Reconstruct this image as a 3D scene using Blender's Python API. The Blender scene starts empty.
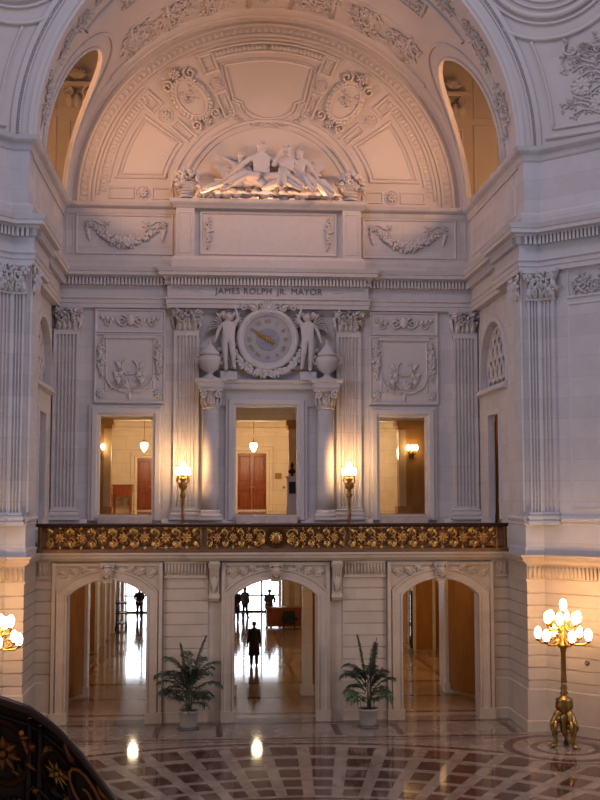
import bpy, math, random
from math import sin, cos, pi, sqrt, radians as R, atan2, hypot
from mathutils import Vector, Matrix
SC = bpy.context.scene
COL = SC.collection
rnd = random.Random(7)

# ------------------------------------------------------------------ materials
def new_mat(name):
    m = bpy.data.materials.new(name); m.use_nodes = True
    nt = m.node_tree; b = nt.nodes['Principled BSDF']
    return m, nt, b

def plain(name, col, rough=.5, metal=0, spec=.5, noise=0, nscale=3.0, bump=0, bscale=20.0, coat=0):
    m, nt, b = new_mat(name)
    b.inputs['Base Color'].default_value = (*col, 1); b.inputs['Roughness'].default_value = rough
    b.inputs['Metallic'].default_value = metal; b.inputs['Specular IOR Level'].default_value = spec
    if coat: b.inputs['Coat Weight'].default_value = coat; b.inputs['Coat Roughness'].default_value = .08
    tc = nt.nodes.new('ShaderNodeTexCoord')
    if noise:
        n = nt.nodes.new('ShaderNodeTexNoise'); n.inputs['Scale'].default_value = nscale; n.inputs['Detail'].default_value = 5
        nt.links.new(tc.outputs['Object'], n.inputs['Vector'])
        mx = nt.nodes.new('ShaderNodeMix'); mx.data_type = 'RGBA'
        mx.inputs['A'].default_value = (*[c*(1-noise) for c in col], 1); mx.inputs['B'].default_value = (*[min(1, c*(1+noise)) for c in col], 1)
        nt.links.new(n.outputs['Fac'], mx.inputs['Factor']); nt.links.new(mx.outputs['Result'], b.inputs['Base Color'])
    if bump:
        n2 = nt.nodes.new('ShaderNodeTexNoise'); n2.inputs['Scale'].default_value = bscale
        nt.links.new(tc.outputs['Object'], n2.inputs['Vector'])
        bp = nt.nodes.new('ShaderNodeBump'); bp.inputs['Strength'].default_value = bump; bp.inputs['Distance'].default_value = .02
        nt.links.new(n2.outputs['Fac'], bp.inputs['Height']); nt.links.new(bp.outputs['Normal'], b.inputs['Normal'])
    return m

def ashlar(name, col, bw=1.5, bh=.62, var=.07, mortar=.008, rough=.7, mort=.8):
    """large stone blocks: coordinates (x+y, z)"""
    m, nt, b = new_mat(name)
    g = nt.nodes.new('ShaderNodeNewGeometry'); s = nt.nodes.new('ShaderNodeSeparateXYZ'); nt.links.new(g.outputs['Position'], s.inputs[0])
    ad = nt.nodes.new('ShaderNodeMath'); ad.operation = 'ADD'; nt.links.new(s.outputs['X'], ad.inputs[0]); nt.links.new(s.outputs['Y'], ad.inputs[1])
    c = nt.nodes.new('ShaderNodeCombineXYZ'); nt.links.new(ad.outputs[0], c.inputs['X']); nt.links.new(s.outputs['Z'], c.inputs['Y'])
    br = nt.nodes.new('ShaderNodeTexBrick'); nt.links.new(c.outputs[0], br.inputs['Vector'])
    br.inputs['Scale'].default_value = 1; br.inputs['Brick Width'].default_value = bw; br.inputs['Row Height'].default_value = bh
    br.inputs['Mortar Size'].default_value = mortar; br.inputs['Mortar Smooth'].default_value = .3
    br.inputs['Color1'].default_value = (*[x*(1-var) for x in col], 1); br.inputs['Color2'].default_value = (*[x*(1+var) for x in col], 1)
    br.inputs['Mortar'].default_value = (*[x*mort for x in col], 1)
    n = nt.nodes.new('ShaderNodeTexNoise'); n.inputs['Scale'].default_value = 2.2; n.inputs['Detail'].default_value = 6
    nt.links.new(g.outputs['Position'], n.inputs['Vector'])
    mr = nt.nodes.new('ShaderNodeMapRange'); mr.inputs['To Min'].default_value = .85; mr.inputs['To Max'].default_value = 1.13
    nt.links.new(n.outputs['Fac'], mr.inputs['Value'])
    mx = nt.nodes.new('ShaderNodeMix'); mx.data_type = 'RGBA'; mx.blend_type = 'MULTIPLY'; mx.inputs['Factor'].default_value = 1
    nt.links.new(br.outputs['Color'], mx.inputs['A']); nt.links.new(mr.outputs['Result'], mx.inputs['B'])
    nt.links.new(mx.outputs['Result'], b.inputs['Base Color'])
    bp = nt.nodes.new('ShaderNodeBump'); bp.inputs['Strength'].default_value = .25; bp.inputs['Distance'].default_value = .01
    nt.links.new(n.outputs['Fac'], bp.inputs['Height']); nt.links.new(bp.outputs['Normal'], b.inputs['Normal'])
    b.inputs['Roughness'].default_value = rough; b.inputs['Specular IOR Level'].default_value = .3
    return m

def marble(name, c1, c2, scale=1.2, rough=.1, coat=0, stretch=(1, 1, 1), spec=.5):
    m, nt, b = new_mat(name)
    g = nt.nodes.new('ShaderNodeNewGeometry'); mp = nt.nodes.new('ShaderNodeMapping'); mp.inputs['Scale'].default_value = stretch
    nt.links.new(g.outputs['Position'], mp.inputs['Vector'])
    n = nt.nodes.new('ShaderNodeTexNoise'); n.inputs['Scale'].default_value = scale; n.inputs['Detail'].default_value = 8; n.inputs['Distortion'].default_value = .8
    nt.links.new(mp.outputs[0], n.inputs['Vector'])
    r = nt.nodes.new('ShaderNodeValToRGB'); r.color_ramp.elements[0].position = .33; r.color_ramp.elements[1].position = .68
    r.color_ramp.elements[0].color = (*c1, 1); r.color_ramp.elements[1].color = (*c2, 1)
    nt.links.new(n.outputs['Fac'], r.inputs[0]); nt.links.new(r.outputs[0], b.inputs['Base Color'])
    n3 = nt.nodes.new('ShaderNodeTexNoise'); n3.inputs['Scale'].default_value = 6
    nt.links.new(g.outputs['Position'], n3.inputs['Vector'])
    mr = nt.nodes.new('ShaderNodeMapRange'); mr.inputs['To Min'].default_value = rough*.8; mr.inputs['To Max'].default_value = rough*1.25
    nt.links.new(n3.outputs['Fac'], mr.inputs['Value']); nt.links.new(mr.outputs['Result'], b.inputs['Roughness'])
    b.inputs['Specular IOR Level'].default_value = spec
    return m

def emis(name, col, s, base=(.9, .9, .9)):
    m, nt, b = new_mat(name)
    b.inputs['Base Color'].default_value = (*base, 1)
    b.inputs['Emission Color'].default_value = (*col, 1); b.inputs['Emission Strength'].default_value = s
    return m

STONE = (.50, .455, .43)
M = dict(
    stone=ashlar('limestone_blocks', STONE),
    relief=plain('carved_limestone', STONE, .75, spec=.3, noise=.1, nscale=5, bump=.2, bscale=30),
    plaster=plain('vault_plaster', (.52, .46, .42), .8, spec=.2, noise=.06, nscale=.8, bump=.1, bscale=12),
    rust=ashlar('rusticated_stone', (.49, .365, .25), bw=1.7, bh=.37, var=.06, mortar=0, mort=1),
    dado=marble('dado_marble', (.36, .29, .25), (.48, .40, .35), 2.5, .4),
    floor=marble('floor_marble', (.17, .12, .088), (.255, .19, .142), 1.6, .065),
    floor_red=marble('red_floor_marble', (.05, .021, .016), (.085, .037, .028), 2.5, .065),
    hallred=marble('hall_floor_inlay', (.16, .075, .04), (.24, .12, .06), 2.5, .08),
    hallfloor=marble('hall_floor_marble', (.33, .23, .15), (.46, .34, .235), 1.1, .08, stretch=(1, .3, 1)),
    brown=marble('brown_marble_panel', (.33, .155, .045), (.46, .235, .07), 1.4, .35, stretch=(2, 2, .5)),
    tan=marble('tan_hall_marble', (.55, .37, .19), (.66, .47, .26), 1.6, .4),
    gallery=ashlar('gallery_stone', (.74, .66, .53), bw=1.2, bh=.6, var=.05, mortar=.01, rough=.6),
    bronze=plain('gilded_bronze', (.36, .20, .055), .38, 1, noise=.35, nscale=14),
    gold=plain('bright_gilding', (.50, .27, .075), .42, 1, noise=.3, nscale=20),
    brz=plain('brown_patinated_bronze', (.20, .095, .045), .5, .5, noise=.45, nscale=7),
    dark=plain('dark_bronze', (.11, .055, .025), .42, .7, noise=.4, nscale=10),
    amber=plain('amber_bronze', (.24, .09, .025), .3, .8, noise=.5, nscale=16),
    backing=plain('shadowed_brown_bronze', (.05, .026, .013), .75, .2, noise=.5, nscale=18),  # dark brown backing behind the stair scrollwork
    darker=plain('blackened_bronze', (.028, .014, .009), .35, .6, noise=.3, nscale=9),
    rail=plain('polished_rail_bronze', (.055, .024, .013), .3, .6, noise=.2, nscale=4),
    wood=marble('red_brown_wood', (.17, .038, .009), (.28, .075, .02), 2.0, .35, stretch=(8, 8, .7)),
    leaf=plain('palm_leaf', (.022, .034, .011), .5, noise=.4, nscale=6),
    leaf2=plain('bright_palm_leaf', (.05, .10, .025), .5, noise=.4, nscale=6),
    stem=plain('palm_stem', (.10, .09, .04), .6, noise=.3),
    soil=plain('soil', (.03, .02, .015), .9),
    pot=plain('cream_glazed_pot', (.36, .29, .225), .35, noise=.08),
    saucer=plain('pot_saucer', (.14, .10, .08), .5),
    black=plain('black_cloth', (.012, .012, .022), .8, noise=.2),
    navy=plain('navy_cloth', (.02, .022, .05), .8, noise=.2),
    grey=plain('grey_cloth', (.08, .08, .10), .8, noise=.2),
    red=plain('red_cloth', (.20, .04, .035), .8, noise=.2),
    skin=plain('skin', (.45, .25, .17), .5),
    hair=plain('dark_hair', (.03, .02, .015), .6),
    eye=plain('eye', (.02, .015, .01), .2),
    blackmetal=plain('black_metal', (.02, .02, .025), .4, .5),
    white=plain('white_enamel', (.7, .7, .7), .4),
    letter=plain('incised_letters', (.14, .10, .085), .8),  # dark tone stands in for the shade inside carved strokes
    dial=plain('clock_dial', (.36, .325, .32), .5, noise=.08, nscale=5),
    dialring=plain('clock_dial_centre', (.27, .255, .28), .5, noise=.1, nscale=6),
    numeral=plain('gilded_numeral', (.40, .30, .17), .5, .3),
    plaque=plain('brass_plaque', (.35, .22, .08), .4, .8),
    globe=emis('lit_candelabrum_globe', (1, .72, .40), 22),
    globe2=emis('lit_torchere_globe', (1, .66, .30), 26),
    pend=emis('lit_pendant_glass', (1, .74, .40), 16),
    hallpend=emis('lit_hall_lantern_glass', (1, .80, .50), 22),
    day=emis('daylit_window_pane', (.80, .88, 1.0), 7.0),
)

# ------------------------------------------------------------------ mesh building
def mxy(u, v, d): return (u, d, v)                  # path in the XZ plane, d = world Y
def plan(u, v, d): return (u, v, d)                 # path in plan, d = height
def wallmap(Y, s=-1): return lambda u, v, d: (u, Y + s*d, v)   # relief on a wall facing the viewer

class MB:
    def __init__(s): s.v = []; s.f = []; s.m = []; s.sm = []; s.mi = 0
    def add(s, vs, fs, smooth=False):
        o = len(s.v); s.v += [tuple(p) for p in vs]
        for f in fs: s.f.append([i+o for i in f]); s.m.append(s.mi); s.sm.append(smooth)
        return s
    def box(s, x0, x1, y0, y1, z0, z1):
        v = [(x, y, z) for z in (z0, z1) for y in (y0, y1) for x in (x0, x1)]
        return s.add(v, [(0, 2, 3, 1), (4, 5, 7, 6), (0, 1, 5, 4), (2, 6, 7, 3), (0, 4, 6, 2), (1, 3, 7, 5)])
    def grid(s, pts, cu=False, cv=False, smooth=True):
        n = len(pts); k = len(pts[0]); vs = [p for r in pts for p in r]; fs = []
        for i in range(n if cu else n-1):
            for j in range(k if cv else k-1):
                a = i; b = (i+1) % n; c = (j+1) % k
                fs.append((a*k+j, b*k+j, b*k+c, a*k+c))
        return s.add(vs, fs, smooth)
    def prism(s, poly, mp, d0, d1, smooth=False):
        n = len(poly)
        vs = [mp(u, v, d0) for u, v in poly] + [mp(u, v, d1) for u, v in poly]
        fs = [list(range(n)), list(range(2*n-1, n-1, -1))] + [(i, (i+1) % n, (i+1) % n+n, i+n) for i in range(n)]
        return s.add(vs, fs, smooth)
    def tube(s, pts, r, n=6, cap=True, flat=1.0):
        pts = [Vector(p) for p in pts]; k = len(pts); rings = []
        up = Vector((0, 0, 1)) if abs((pts[1]-pts[0]).normalized().z) < .9 else Vector((0, 1, 0))
        for i, p in enumerate(pts):
            t = (pts[min(i+1, k-1)]-pts[max(i-1, 0)])
            if t.length < 1e-9: t = Vector((0, 0, 1))
            t.normalize(); a = t.cross(up)
            if a.length < 1e-4: a = t.orthogonal()
            a.normalize(); b = a.cross(t); up = b
            rr = r[i] if isinstance(r, (list, tuple)) else r
            rings.append([p+a*rr*cos(2*pi*j/n)+b*rr*flat*sin(2*pi*j/n) for j in range(n)])
        o = len(s.v); s.grid(rings, cv=True)
        if cap: s.f.append(list(range(o, o+n))[::-1]); s.m.append(s.mi); s.sm.append(False); s.f.append(list(range(o+(k-1)*n, o+k*n))); s.m.append(s.mi); s.sm.append(False)
        return s
    def lathe(s, prof, c=(0, 0, 0), n=16, cap=True, ax='z', lobes=0, la=0):
        rings = []
        for r, h in prof:
            row = []
            for j in range(n):
                a = 2*pi*j/n; q = r*(1+la*cos(lobes*a)) if lobes else r
                p = (q*cos(a), q*sin(a), h) if ax == 'z' else (q*cos(a), -h, q*sin(a))
                row.append((c[0]+p[0], c[1]+p[1], c[2]+p[2]))
            rings.append(row)
        o = len(s.v); k = len(prof); s.grid(rings, cv=True)
        if cap: s.f.append(list(range(o, o+n))[::-1]); s.m.append(s.mi); s.sm.append(False); s.f.append(list(range(o+(k-1)*n, o+k*n))); s.m.append(s.mi); s.sm.append(False)
        return s
    def ball(s, c, r, n=8, k=6, rot=None):
        if not isinstance(r, (tuple, list)): r = (r, r, r)
        rows = []
        for i in range(k+1):
            t = pi*i/k; row = []
            for j in range(n):
                a = 2*pi*j/n; p = Vector((r[0]*sin(t)*cos(a), r[1]*sin(t)*sin(a), r[2]*cos(t)))
                if rot is not None: p = rot @ p
                row.append((c[0]+p.x, c[1]+p.y, c[2]+p.z))
            rows.append(row)
        return s.grid(rows, cv=True)
    def ribbon(s, path, prof, mp, closed=False, cprof=False, caps=True, smooth=False):
        """sweep a profile [(lateral offset to the right, depth)] along a 2-D path with mitred corners"""
        n = len(path); rows = []
        for i in range(n):
            p = Vector(path[i]); a = Vector(path[i-1]) if (i > 0 or closed) else None; b = Vector(path[(i+1) % n]) if (i < n-1 or closed) else None
            d1 = (p-a).normalized() if a is not None else None; d2 = (b-p).normalized() if b is not None else None
            if d1 is None: d1 = d2
            if d2 is None: d2 = d1
            n1 = Vector((d1.y, -d1.x)); n2 = Vector((d2.y, -d2.x)); m = n1+n2
            if m.length < 1e-6: m = n1.copy()
            m.normalize(); k = 1/max(.35, m.dot(n1))
            rows.append([mp(p.x+m.x*k*o, p.y+m.y*k*o, d) for o, d in prof])
        o = len(s.v); k = len(prof); s.grid(rows, cu=closed, cv=cprof, smooth=smooth)
        if caps and not closed:
            s.f.append(list(range(o, o+k))[::-1]); s.m.append(s.mi); s.sm.append(False); s.f.append(list(range(o+(n-1)*k, o+n*k))); s.m.append(s.mi); s.sm.append(False)
        return s
    def build(s, name, mats, parent=None, recalc=True):
        me = bpy.data.meshes.new(name); me.from_pydata(s.v, [], s.f)
        if not isinstance(mats, (list, tuple)): mats = [mats]
        for m in mats: me.materials.append(M[m] if isinstance(m, str) else m)
        me.polygons.foreach_set('material_index', s.m); me.polygons.foreach_set('use_smooth', s.sm)
        me.validate(); me.update()
        if recalc:
            import bmesh
            b = bmesh.new(); b.from_mesh(me); bmesh.ops.recalc_face_normals(b, faces=b.faces); b.to_mesh(me); b.free()
        o = bpy.data.objects.new(name, me); COL.objects.link(o)
        if parent is not None: o.parent = parent
        return o

def tag(o, label=None, cat=None, group=None, kind=None):
    if label: o['label'] = label
    if cat: o['category'] = cat
    if group: o['group'] = group
    if kind: o['kind'] = kind
    return o
def empty(name, loc, label, cat, group=None, rz=0):
    o = bpy.data.objects.new(name, None); COL.objects.link(o); o.location = loc; o.rotation_euler = (0, 0, rz)
    o.empty_display_size = .1
    return tag(o, label, cat, group)
def struct(mb, name, mat, label=None):
    return tag(mb.build(name, mat), label or name.replace('_', ' '), 'structure', kind='structure')
def copy_tree(o, parent=None):
    c = o.copy(); COL.objects.link(c)
    if parent is not None: c.parent = parent
    for ch in [x for x in KIDS.get(o.name, [])]: copy_tree(ch, c)
    return c
KIDS = {}
def index_kids():
    KIDS.clear()
    for o in bpy.data.objects:
        if o.parent: KIDS.setdefault(o.parent.name, []).append(o)
def clone(o, loc, label, group=None, rz=None, scale=None):
    index_kids(); c = copy_tree(o); c.location = loc; c['label'] = label
    if group: c['group'] = group
    if rz is not None: c.rotation_euler = (0, 0, rz)
    if scale: c.scale = scale
    return c
def lamp(name, loc, power, col, size=.15, kind='POINT', rot=None, sy=None, spread=None):
    l = bpy.data.lights.new(name, kind); l.energy = power; l.color = col
    if kind == 'POINT': l.shadow_soft_size = size
    else:
        l.size = size
        if sy: l.shape = 'RECTANGLE'; l.size_y = sy
        if spread: l.spread = spread
    o = bpy.data.objects.new(name, l); COL.objects.link(o); o.location = loc
    if rot: o.rotation_euler = rot
    return o

# ------------------------------------------------------------------ carving helpers (u,v = position on the surface, d = height above it)
def scroll(mb, mp, u, v, r, a0, turns=1.5, w=.05, s=1, d=.04, n=22):
    pts = []; rr = []
    for i in range(n):
        t = i/(n-1); a = a0+s*turns*2*pi*t; q = r*(1-.85*t)
        pts.append(mp(u+q*cos(a), v+q*sin(a), d)); rr.append(w*(1-.35*t))
    mb.tube(pts, rr, 5)
def leafr(mb, mp, u, v, L, a, w=.3, d=.03, n=4):
    """a small acanthus leaf curling off the wall"""
    ca, sa = cos(a), sin(a); rows = []
    for i in range(n+1):
        t = i/n; hw = L*w*sin(pi*min(1, .12+t*.88))**.7*(1-.3*t); h = d*(.4+1.6*t*(1.3-t)*2)
        rows.append([mp(u+ca*L*t-sa*q*hw, v+sa*L*t+ca*q*hw, h*(1-.6*abs(q))-.005) for q in (-1, -.5, 0, .5, 1)])
    mb.grid(rows)
def rosette(mb, mp, u, v, r, n=8, d=.05):
    for i in range(n): leafr(mb, mp, u, v, r, 2*pi*i/n, .38, d)
    c = mp(u, v, d*1.1); mb.ball(c, r*.25, 8, 5)
def rball(mb, mp, u, v, r, d=0):
    mb.ball(mp(u, v, d), r, 7, 5)
def swag(mb, mp, u0, v0, u1, v1, sag, r=.09, n=22, seed=1):
    q = random.Random(seed)
    for i in range(n+1):
        t = i/n; u = u0+(u1-u0)*t; v = v0+(v1-v0)*t-sag*4*t*(1-t); k = r*(.5+.7*sin(pi*t))
        for _ in range(4):
            rball(mb, mp, u+q.uniform(-1, 1)*k*.8, v+q.uniform(-1, 1)*k*.8, k*q.uniform(.4, .62), k*.5)
        leafr(mb, mp, u, v, k*2, q.uniform(0, 6.28), .35, .06)
def frame2(mb, mp, u0, u1, v0, v1, w=.06, d=.04):
    mb.ribbon([(u0, v0), (u1, v0), (u1, v1), (u0, v1)], [(-w, 0), (-w*.8, d*.6), (-w*.3, d), (w*.3, d), (w*.6, d*.4), (w, 0)], mp, closed=True)
def foliage(mb, mp, u0, u1, v0, v1, n, size, seed, d=.05):
    q = random.Random(seed)
    for i in range(n):
        u = q.uniform(u0, u1); v = q.uniform(v0, v1); k = size*q.uniform(.6, 1.2); a = q.uniform(0, 6.28)
        scroll(mb, mp, u, v, k, a, 1.2, k*.16, q.choice((-1, 1)), d)
        for j in range(4): leafr(mb, mp, u+k*.9*cos(a+j*1.5), v+k*.9*sin(a+j*1.5), k*.8, a+j*1.5+q.uniform(-.5, .5), .35, d*1.5)
def arc(cx, cz, r, a0, a1, n=32): return [(cx+r*cos(R(a0+(a1-a0)*i/n)), cz+r*sin(R(a0+(a1-a0)*i/n))) for i in range(n+1)]

# ------------------------------------------------------------------ key dimensions
YU = 5.46       # upper back wall
ZS = 17.75      # springing of the vault
RA = 7.45
XC, YC = 0, -16 # centre of the rotunda
RS = 15.976
DG = 6.5        # length of diagonal walls in x

# ================================================================== FLOOR
f = MB()
f.add([(-16, -36, 0), (16, -36, 0), (16, .45, 0), (-16, .45, 0)], [(0, 1, 2, 3)])
f.add([(-16, -36, -.3), (16, -36, -.3), (16, .45, -.3), (-16, .45, -.3)], [(3, 2, 1, 0)])
f.mi = 1
def cell(r0, r1, a0, a1, n=3, z=.003):
    rows = [[(XC+r*sin(a), YC+r*cos(a), z) for a in [a0+(a1-a0)*i/n for i in range(n+1)]] for r in (r0, r1)]
    f.grid(rows, smooth=False)
ST = R(5.2)
for k in range(-34, 35):
    ac = k*ST
    for r0, r1, g in ((11.22, 12.2, .015), (9.95, 10.82, .016), (8.83, 9.62, .017), (7.92, 8.56, .018), (7.1, 7.66, .019)):
        cell(r0, r1, ac-ST/2+g, ac+ST/2-g)
for k in range(-60, 60): cell(12.56, 12.76, R(3*k), R(3*k+3)); cell(6.72, 6.9, R(3*k), R(3*k+3))
def fstrip(x0, x1, y0, y1): f.add([(x0, y0, .003), (x1, y0, .003), (x1, y1, .003), (x0, y1, .003)], [(0, 1, 2, 3)])
fstrip(-7.4, 7.4, -.5, -.32); fstrip(-7.9, 7.9, -2.72, -2.55); fstrip(-7.9, 7.9, -3.02, -2.95)
for x in (-7.0, -3.6, -1.75, 1.75, 3.6, 7.0): fstrip(x-.1, x+.1, -2.3, -.7)
for sx in (-1, 1):
    for r0, r1 in ((1.45, 1.72), (.78, .98)):
        rows = [[(sx*7.85+r*cos(R(6*i)), -4.45+r*sin(R(6*i)), .005) for i in range(60)] for r in (r0, r1)]
        f.grid(rows, cv=True, smooth=False)
    f.mi = 0
    rows = [[(sx*7.85+r*cos(R(6*i)), -4.45+r*sin(R(6*i)), .004) for i in range(60)] for r in (.01, 1.9)]
    f.grid(rows, cv=True, smooth=False); f.mi = 1
struct(f, 'floor', ['floor', 'floor_red'], 'polished marble rotunda floor with radial dark red inlay')

f = MB(); f.add([(-14, .45, 0), (14, .45, 0), (14, 36, 0), (-14, 36, 0)], [(0, 1, 2, 3)]); f.add([(-14, .45, -.3), (14, .45, -.3), (14, 36, -.3), (-14, 36, -.3)], [(3, 2, 1, 0)])
f.mi = 1
for y in (1.0, 3.9, 7.0, 14.8, 22): f.add([(-7, y, .003), (7, y, .003), (7, y+.3, .003), (-7, y+.3, .003)], [(0, 1, 2, 3)])
for x in (-6.9, -3.9, -1.1, 1.1, 3.9, 6.8): f.add([(x, 7.5, .004), (x+.15, 7.5, .004), (x+.15, 30, .004), (x, 30, .004)], [(0, 1, 2, 3)])
struct(f, 'floor', ['hallfloor', 'hallred'], 'polished warm stone floor of the hall behind the arches')

# ================================================================== LOWER WALLS
PATHL = [(-8-DG, -2.2-DG), (-8, -2.2), (-7.45, -2.2), (-7.45, 0)]
PATHR = [(7.45, 0), (7.45, -2.2), (8, -2.2), (8+DG, -2.2-DG)]
def rustprof(z0=1.25, z1=4.45, h=.37, th=.5):
    p = []; z = z1; js = []
    while z-h > z0+.05: z -= h; js.append(z)
    p = [(-th, 5.2), (0, 5.2)]
    for j in js: p += [(0, j+.022), (-.035, j+.012), (-.035, j-.012), (0, j-.022)]
    p += [(0, z0), (.04, z0-.03), (.04, .32), (.07, .30), (.07, .05), (.07, 0), (-th, 0)]
    return p
RP = rustprof()
for nm, pa in (('wall_left', PATHL), ('wall_right', PATHR)):
    struct(MB().ribbon(pa, RP, plan, cprof=True), nm, 'rust', 'rusticated stone pier and diagonal wall, '+nm[5:]+' side')
m = MB()
for x0, x1 in ((-7.45, -6.98), (-3.5, -2.12), (2.12, 3.5), (6.98, 7.45)):
    m.ribbon([(x0, 0), (x1, 0)], RP, plan, cprof=True)
# wall above and behind the arch surrounds
def arch_outline(cx, hw, zs, rise, n=18):
    r = (hw*hw+rise*rise)/(2*rise); a = math.asin(hw/r); zc = zs+rise-r
    return [(cx+r*sin(-a+2*a*i/n), zc+r*cos(-a+2*a*i/n)) for i in range(n+1)]
ARCH = ((-5.24, 1.21, 3.86, .5), (0, 1.29, 3.86, .5), (5.24, 1.21, 3.86, .5))
for cx, hw, zs, ri in ARCH:
    ow = 1.76 if cx else 2.13
    poly = [(cx-ow, 0), (cx-ow, 5.2), (cx+ow, 5.2), (cx+ow, 0), (cx+hw, 0)] + arch_outline(cx, hw, zs, ri)[::-1] + [(cx-hw, 0)]
    m.prism(poly, mxy, .04, .5)
struct(m, 'wall_back', 'rust', 'rusticated stone wall with three arches below the balcony')
# arch surrounds
def surround(cx, hw, zs, ri, ow, n):
    s = MB(); mp = wallmap(.04)
    poly = [(cx-ow, 0), (cx-ow, 4.9), (cx+ow, 4.9), (cx+ow, 0), (cx+hw, 0)] + arch_outline(cx, hw, zs, ri)[::-1] + [(cx-hw, 0)]
    s.prism(poly, mxy, -.06, .05)
    ar = arch_outline(cx, hw, zs, ri); pth = [(cx-hw, 0)]+ar+[(cx+hw, 0)]
    s.ribbon(pth, [(-.02, -.10), (-.02, -.16), (-.07, -.16), (-.10, -.12), (-.26, -.12), (-.30, -.15), (-.34, -.15), (-.36, -.05)], mxy)
    s.ribbon([(cx-ow, 0), (cx-ow, 4.9)], [(0, -.05), (0, -.14), (.10, -.14), (.13, -.06)], mxy)
    s.ribbon([(cx+ow, 4.9), (cx+ow, 0)], [(0, -.05), (0, -.14), (.10, -.14), (.13, -.06)], mxy)
    s.ribbon([(cx-ow, 4.88), (cx+ow, 4.88)], [(0, -.05), (0, -.14), (.08, -.12), (.1, -.06)], mxy)
    for x in (cx-ow-.02, cx+hw-.02): s.box(x, x+ow-hw+.04, -.19, .1, 0, .32)
    mpp = wallmap(-.06)
    for sx in (-1, 1):                       # spandrel foliage
        for i, (du, dv) in enumerate(((1.35, 4.55), (1.0, 4.62), (.7, 4.7))):
            scroll(s, mpp, cx+sx*du, dv, .16-.025*i, 0 if sx > 0 else pi, 1.4, .03, sx, .03)
            leafr(s, mpp, cx+sx*(du-.1), dv-.02, .3, pi/2-sx*1.1, .35, .05)
        leafr(s, mpp, cx+sx*.25, 4.66, .45, pi if sx < 0 else 0, .22, .06)
        swag(s, mpp, cx+sx*.35, 4.72, cx+sx*1.2, 4.62, .12, .05, 10, 3)
    struct(s, 'trim_%d' % n, 'dado' if False else 'rust', 'moulded stone surround of archway %d' % n)
    # carved head keystone
    k = MB(); k.prism([(cx-.15, 4.3), (cx-.22, 4.9), (cx+.22, 4.9), (cx+.15, 4.3)], mxy, -.2, -.04)
    k.ball((cx, -.26, 4.62), (.14, .14, .19), 12, 9); k.ball((cx, -.40, 4.60), (.03, .045, .055), 6, 5)
    for sx in (-1, 1):
        k.ball((cx+sx*.055, -.385, 4.66), (.028, .015, .016), 6, 4); k.ball((cx+sx*.07, -.35, 4.56), (.04, .03, .03), 6, 4)
        for j in range(5): k.ball((cx+sx*(.16-.01*j), -.24, 4.78-.09*j), (.05, .06, .05), 6, 4)
    k.ball((cx, -.38, 4.53), (.045, .02, .014), 6, 4); k.ball((cx, -.30, 4.81), (.13, .1, .05), 8, 4); k.ball((cx, -.33, 4.47), (.06, .06, .05), 6, 4)
    return k.build('keystone_head', 'rust')
for n, (cx, hw, zs, ri) in enumerate(ARCH):
    o = surround(cx, hw, zs, ri, 1.70 if cx else 1.70, n+1)
    tag(o, 'carved stone head keystone over the %s archway' % ('left', 'central', 'right')[n], 'keystone', 'keystones over the archways')
# consoles flanking the central arch
c = MB()
pr = [(0, 0)]
prof = [(-.02, 3.68), (-.10, 3.70), (-.16, 3.80), (-.12, 3.92), (-.10, 4.2), (-.16, 4.5), (-.28, 4.72), (-.34, 4.86), (-.34, 4.95), (.05, 4.95), (.05, 3.68)]
cons = MB(); cons.prism([(y, z) for y, z in prof], lambda u, v, d: (d, u, v), -.15, .15)
for sx in (-1, 1):
    for zc, r in ((3.80, .10), (4.80, .13)): cons.lathe([(r, 0), (r*.6, .03)], (0, 0, 0), 10) if False else None
    scroll(cons, lambda u, v, d: (sx*(.15+d*.6), u, v), -.18, 4.8, .12, 0, 1.5, .025, 1, .02)
    scroll(cons, lambda u, v, d: (sx*(.15+d*.6), u, v), -.08, 3.82, .09, 0, 1.5, .02, 1, .02)
leafr(cons, lambda u, v, d: (u, -.13-d, v), 0, 4.55, .6, -pi/2, .2, .05)
for j in range(4): cons.tube([(-.1+j*.066, -.10, 3.95), (-.1+j*.066, -.11, 4.3), (-.1+j*.066, -.2, 4.55)], .018, 5)
co = cons.build('console_bracket', 'rust'); co.location = (-1.93, 0, 0); tag(co, 'scrolled stone bracket left of the central archway', 'bracket', 'scrolled brackets beside the central archway')
clone(co, (1.93, 0, 0), 'scrolled stone bracket right of the central archway')
# fluted frieze strips under the slab
m = MB()
for x0, x1 in ((-7.4, -7.02), (-3.5, -2.15), (2.15, 3.5), (7.02, 7.4)):
    m.box(x0, x1, -.03, .02, 4.46, 4.93); m.box(x0, x1, -.06, .02, 4.42, 4.48)
    n = max(2, int((x1-x0)/.1))
    for i in range(n):
        x = x0+(x1-x0)*(i+.5)/n; m.tube([(x, -.04, 4.52), (x, -.045, 4.86)], .032, 6)
for s in (-1, 1):
    pa = [(-8-DG, -2.2-DG), (-8, -2.2)]
    L = DG*sqrt(2); n = int(L/.125)
    for i in range(n):
        t = (i+.5)/n; x = s*(8+DG*t); y = -2.2-DG*t; nx, ny = -s*.7071, -.7071
        m.tube([(x+nx*.03, y+ny*.03, 4.52), (x+nx*.035, y+ny*.035, 4.86)], .035, 5)
    for i in range(4): x = s*(7.52+.135*i); m.tube([(x, -2.23, 4.52), (x, -2.235, 4.86)], .035, 5)
m.ribbon(PATHL, [(-.02, 4.42), (.03, 4.42), (.03, 4.48), (-.02, 4.5)], plan); m.ribbon(PATHR, [(-.02, 4.42), (.03, 4.42), (.03, 4.48), (-.02, 4.5)], plan)
struct(m, 'trim_4', 'rust', 'fluted frieze band below the balcony slab')
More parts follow.
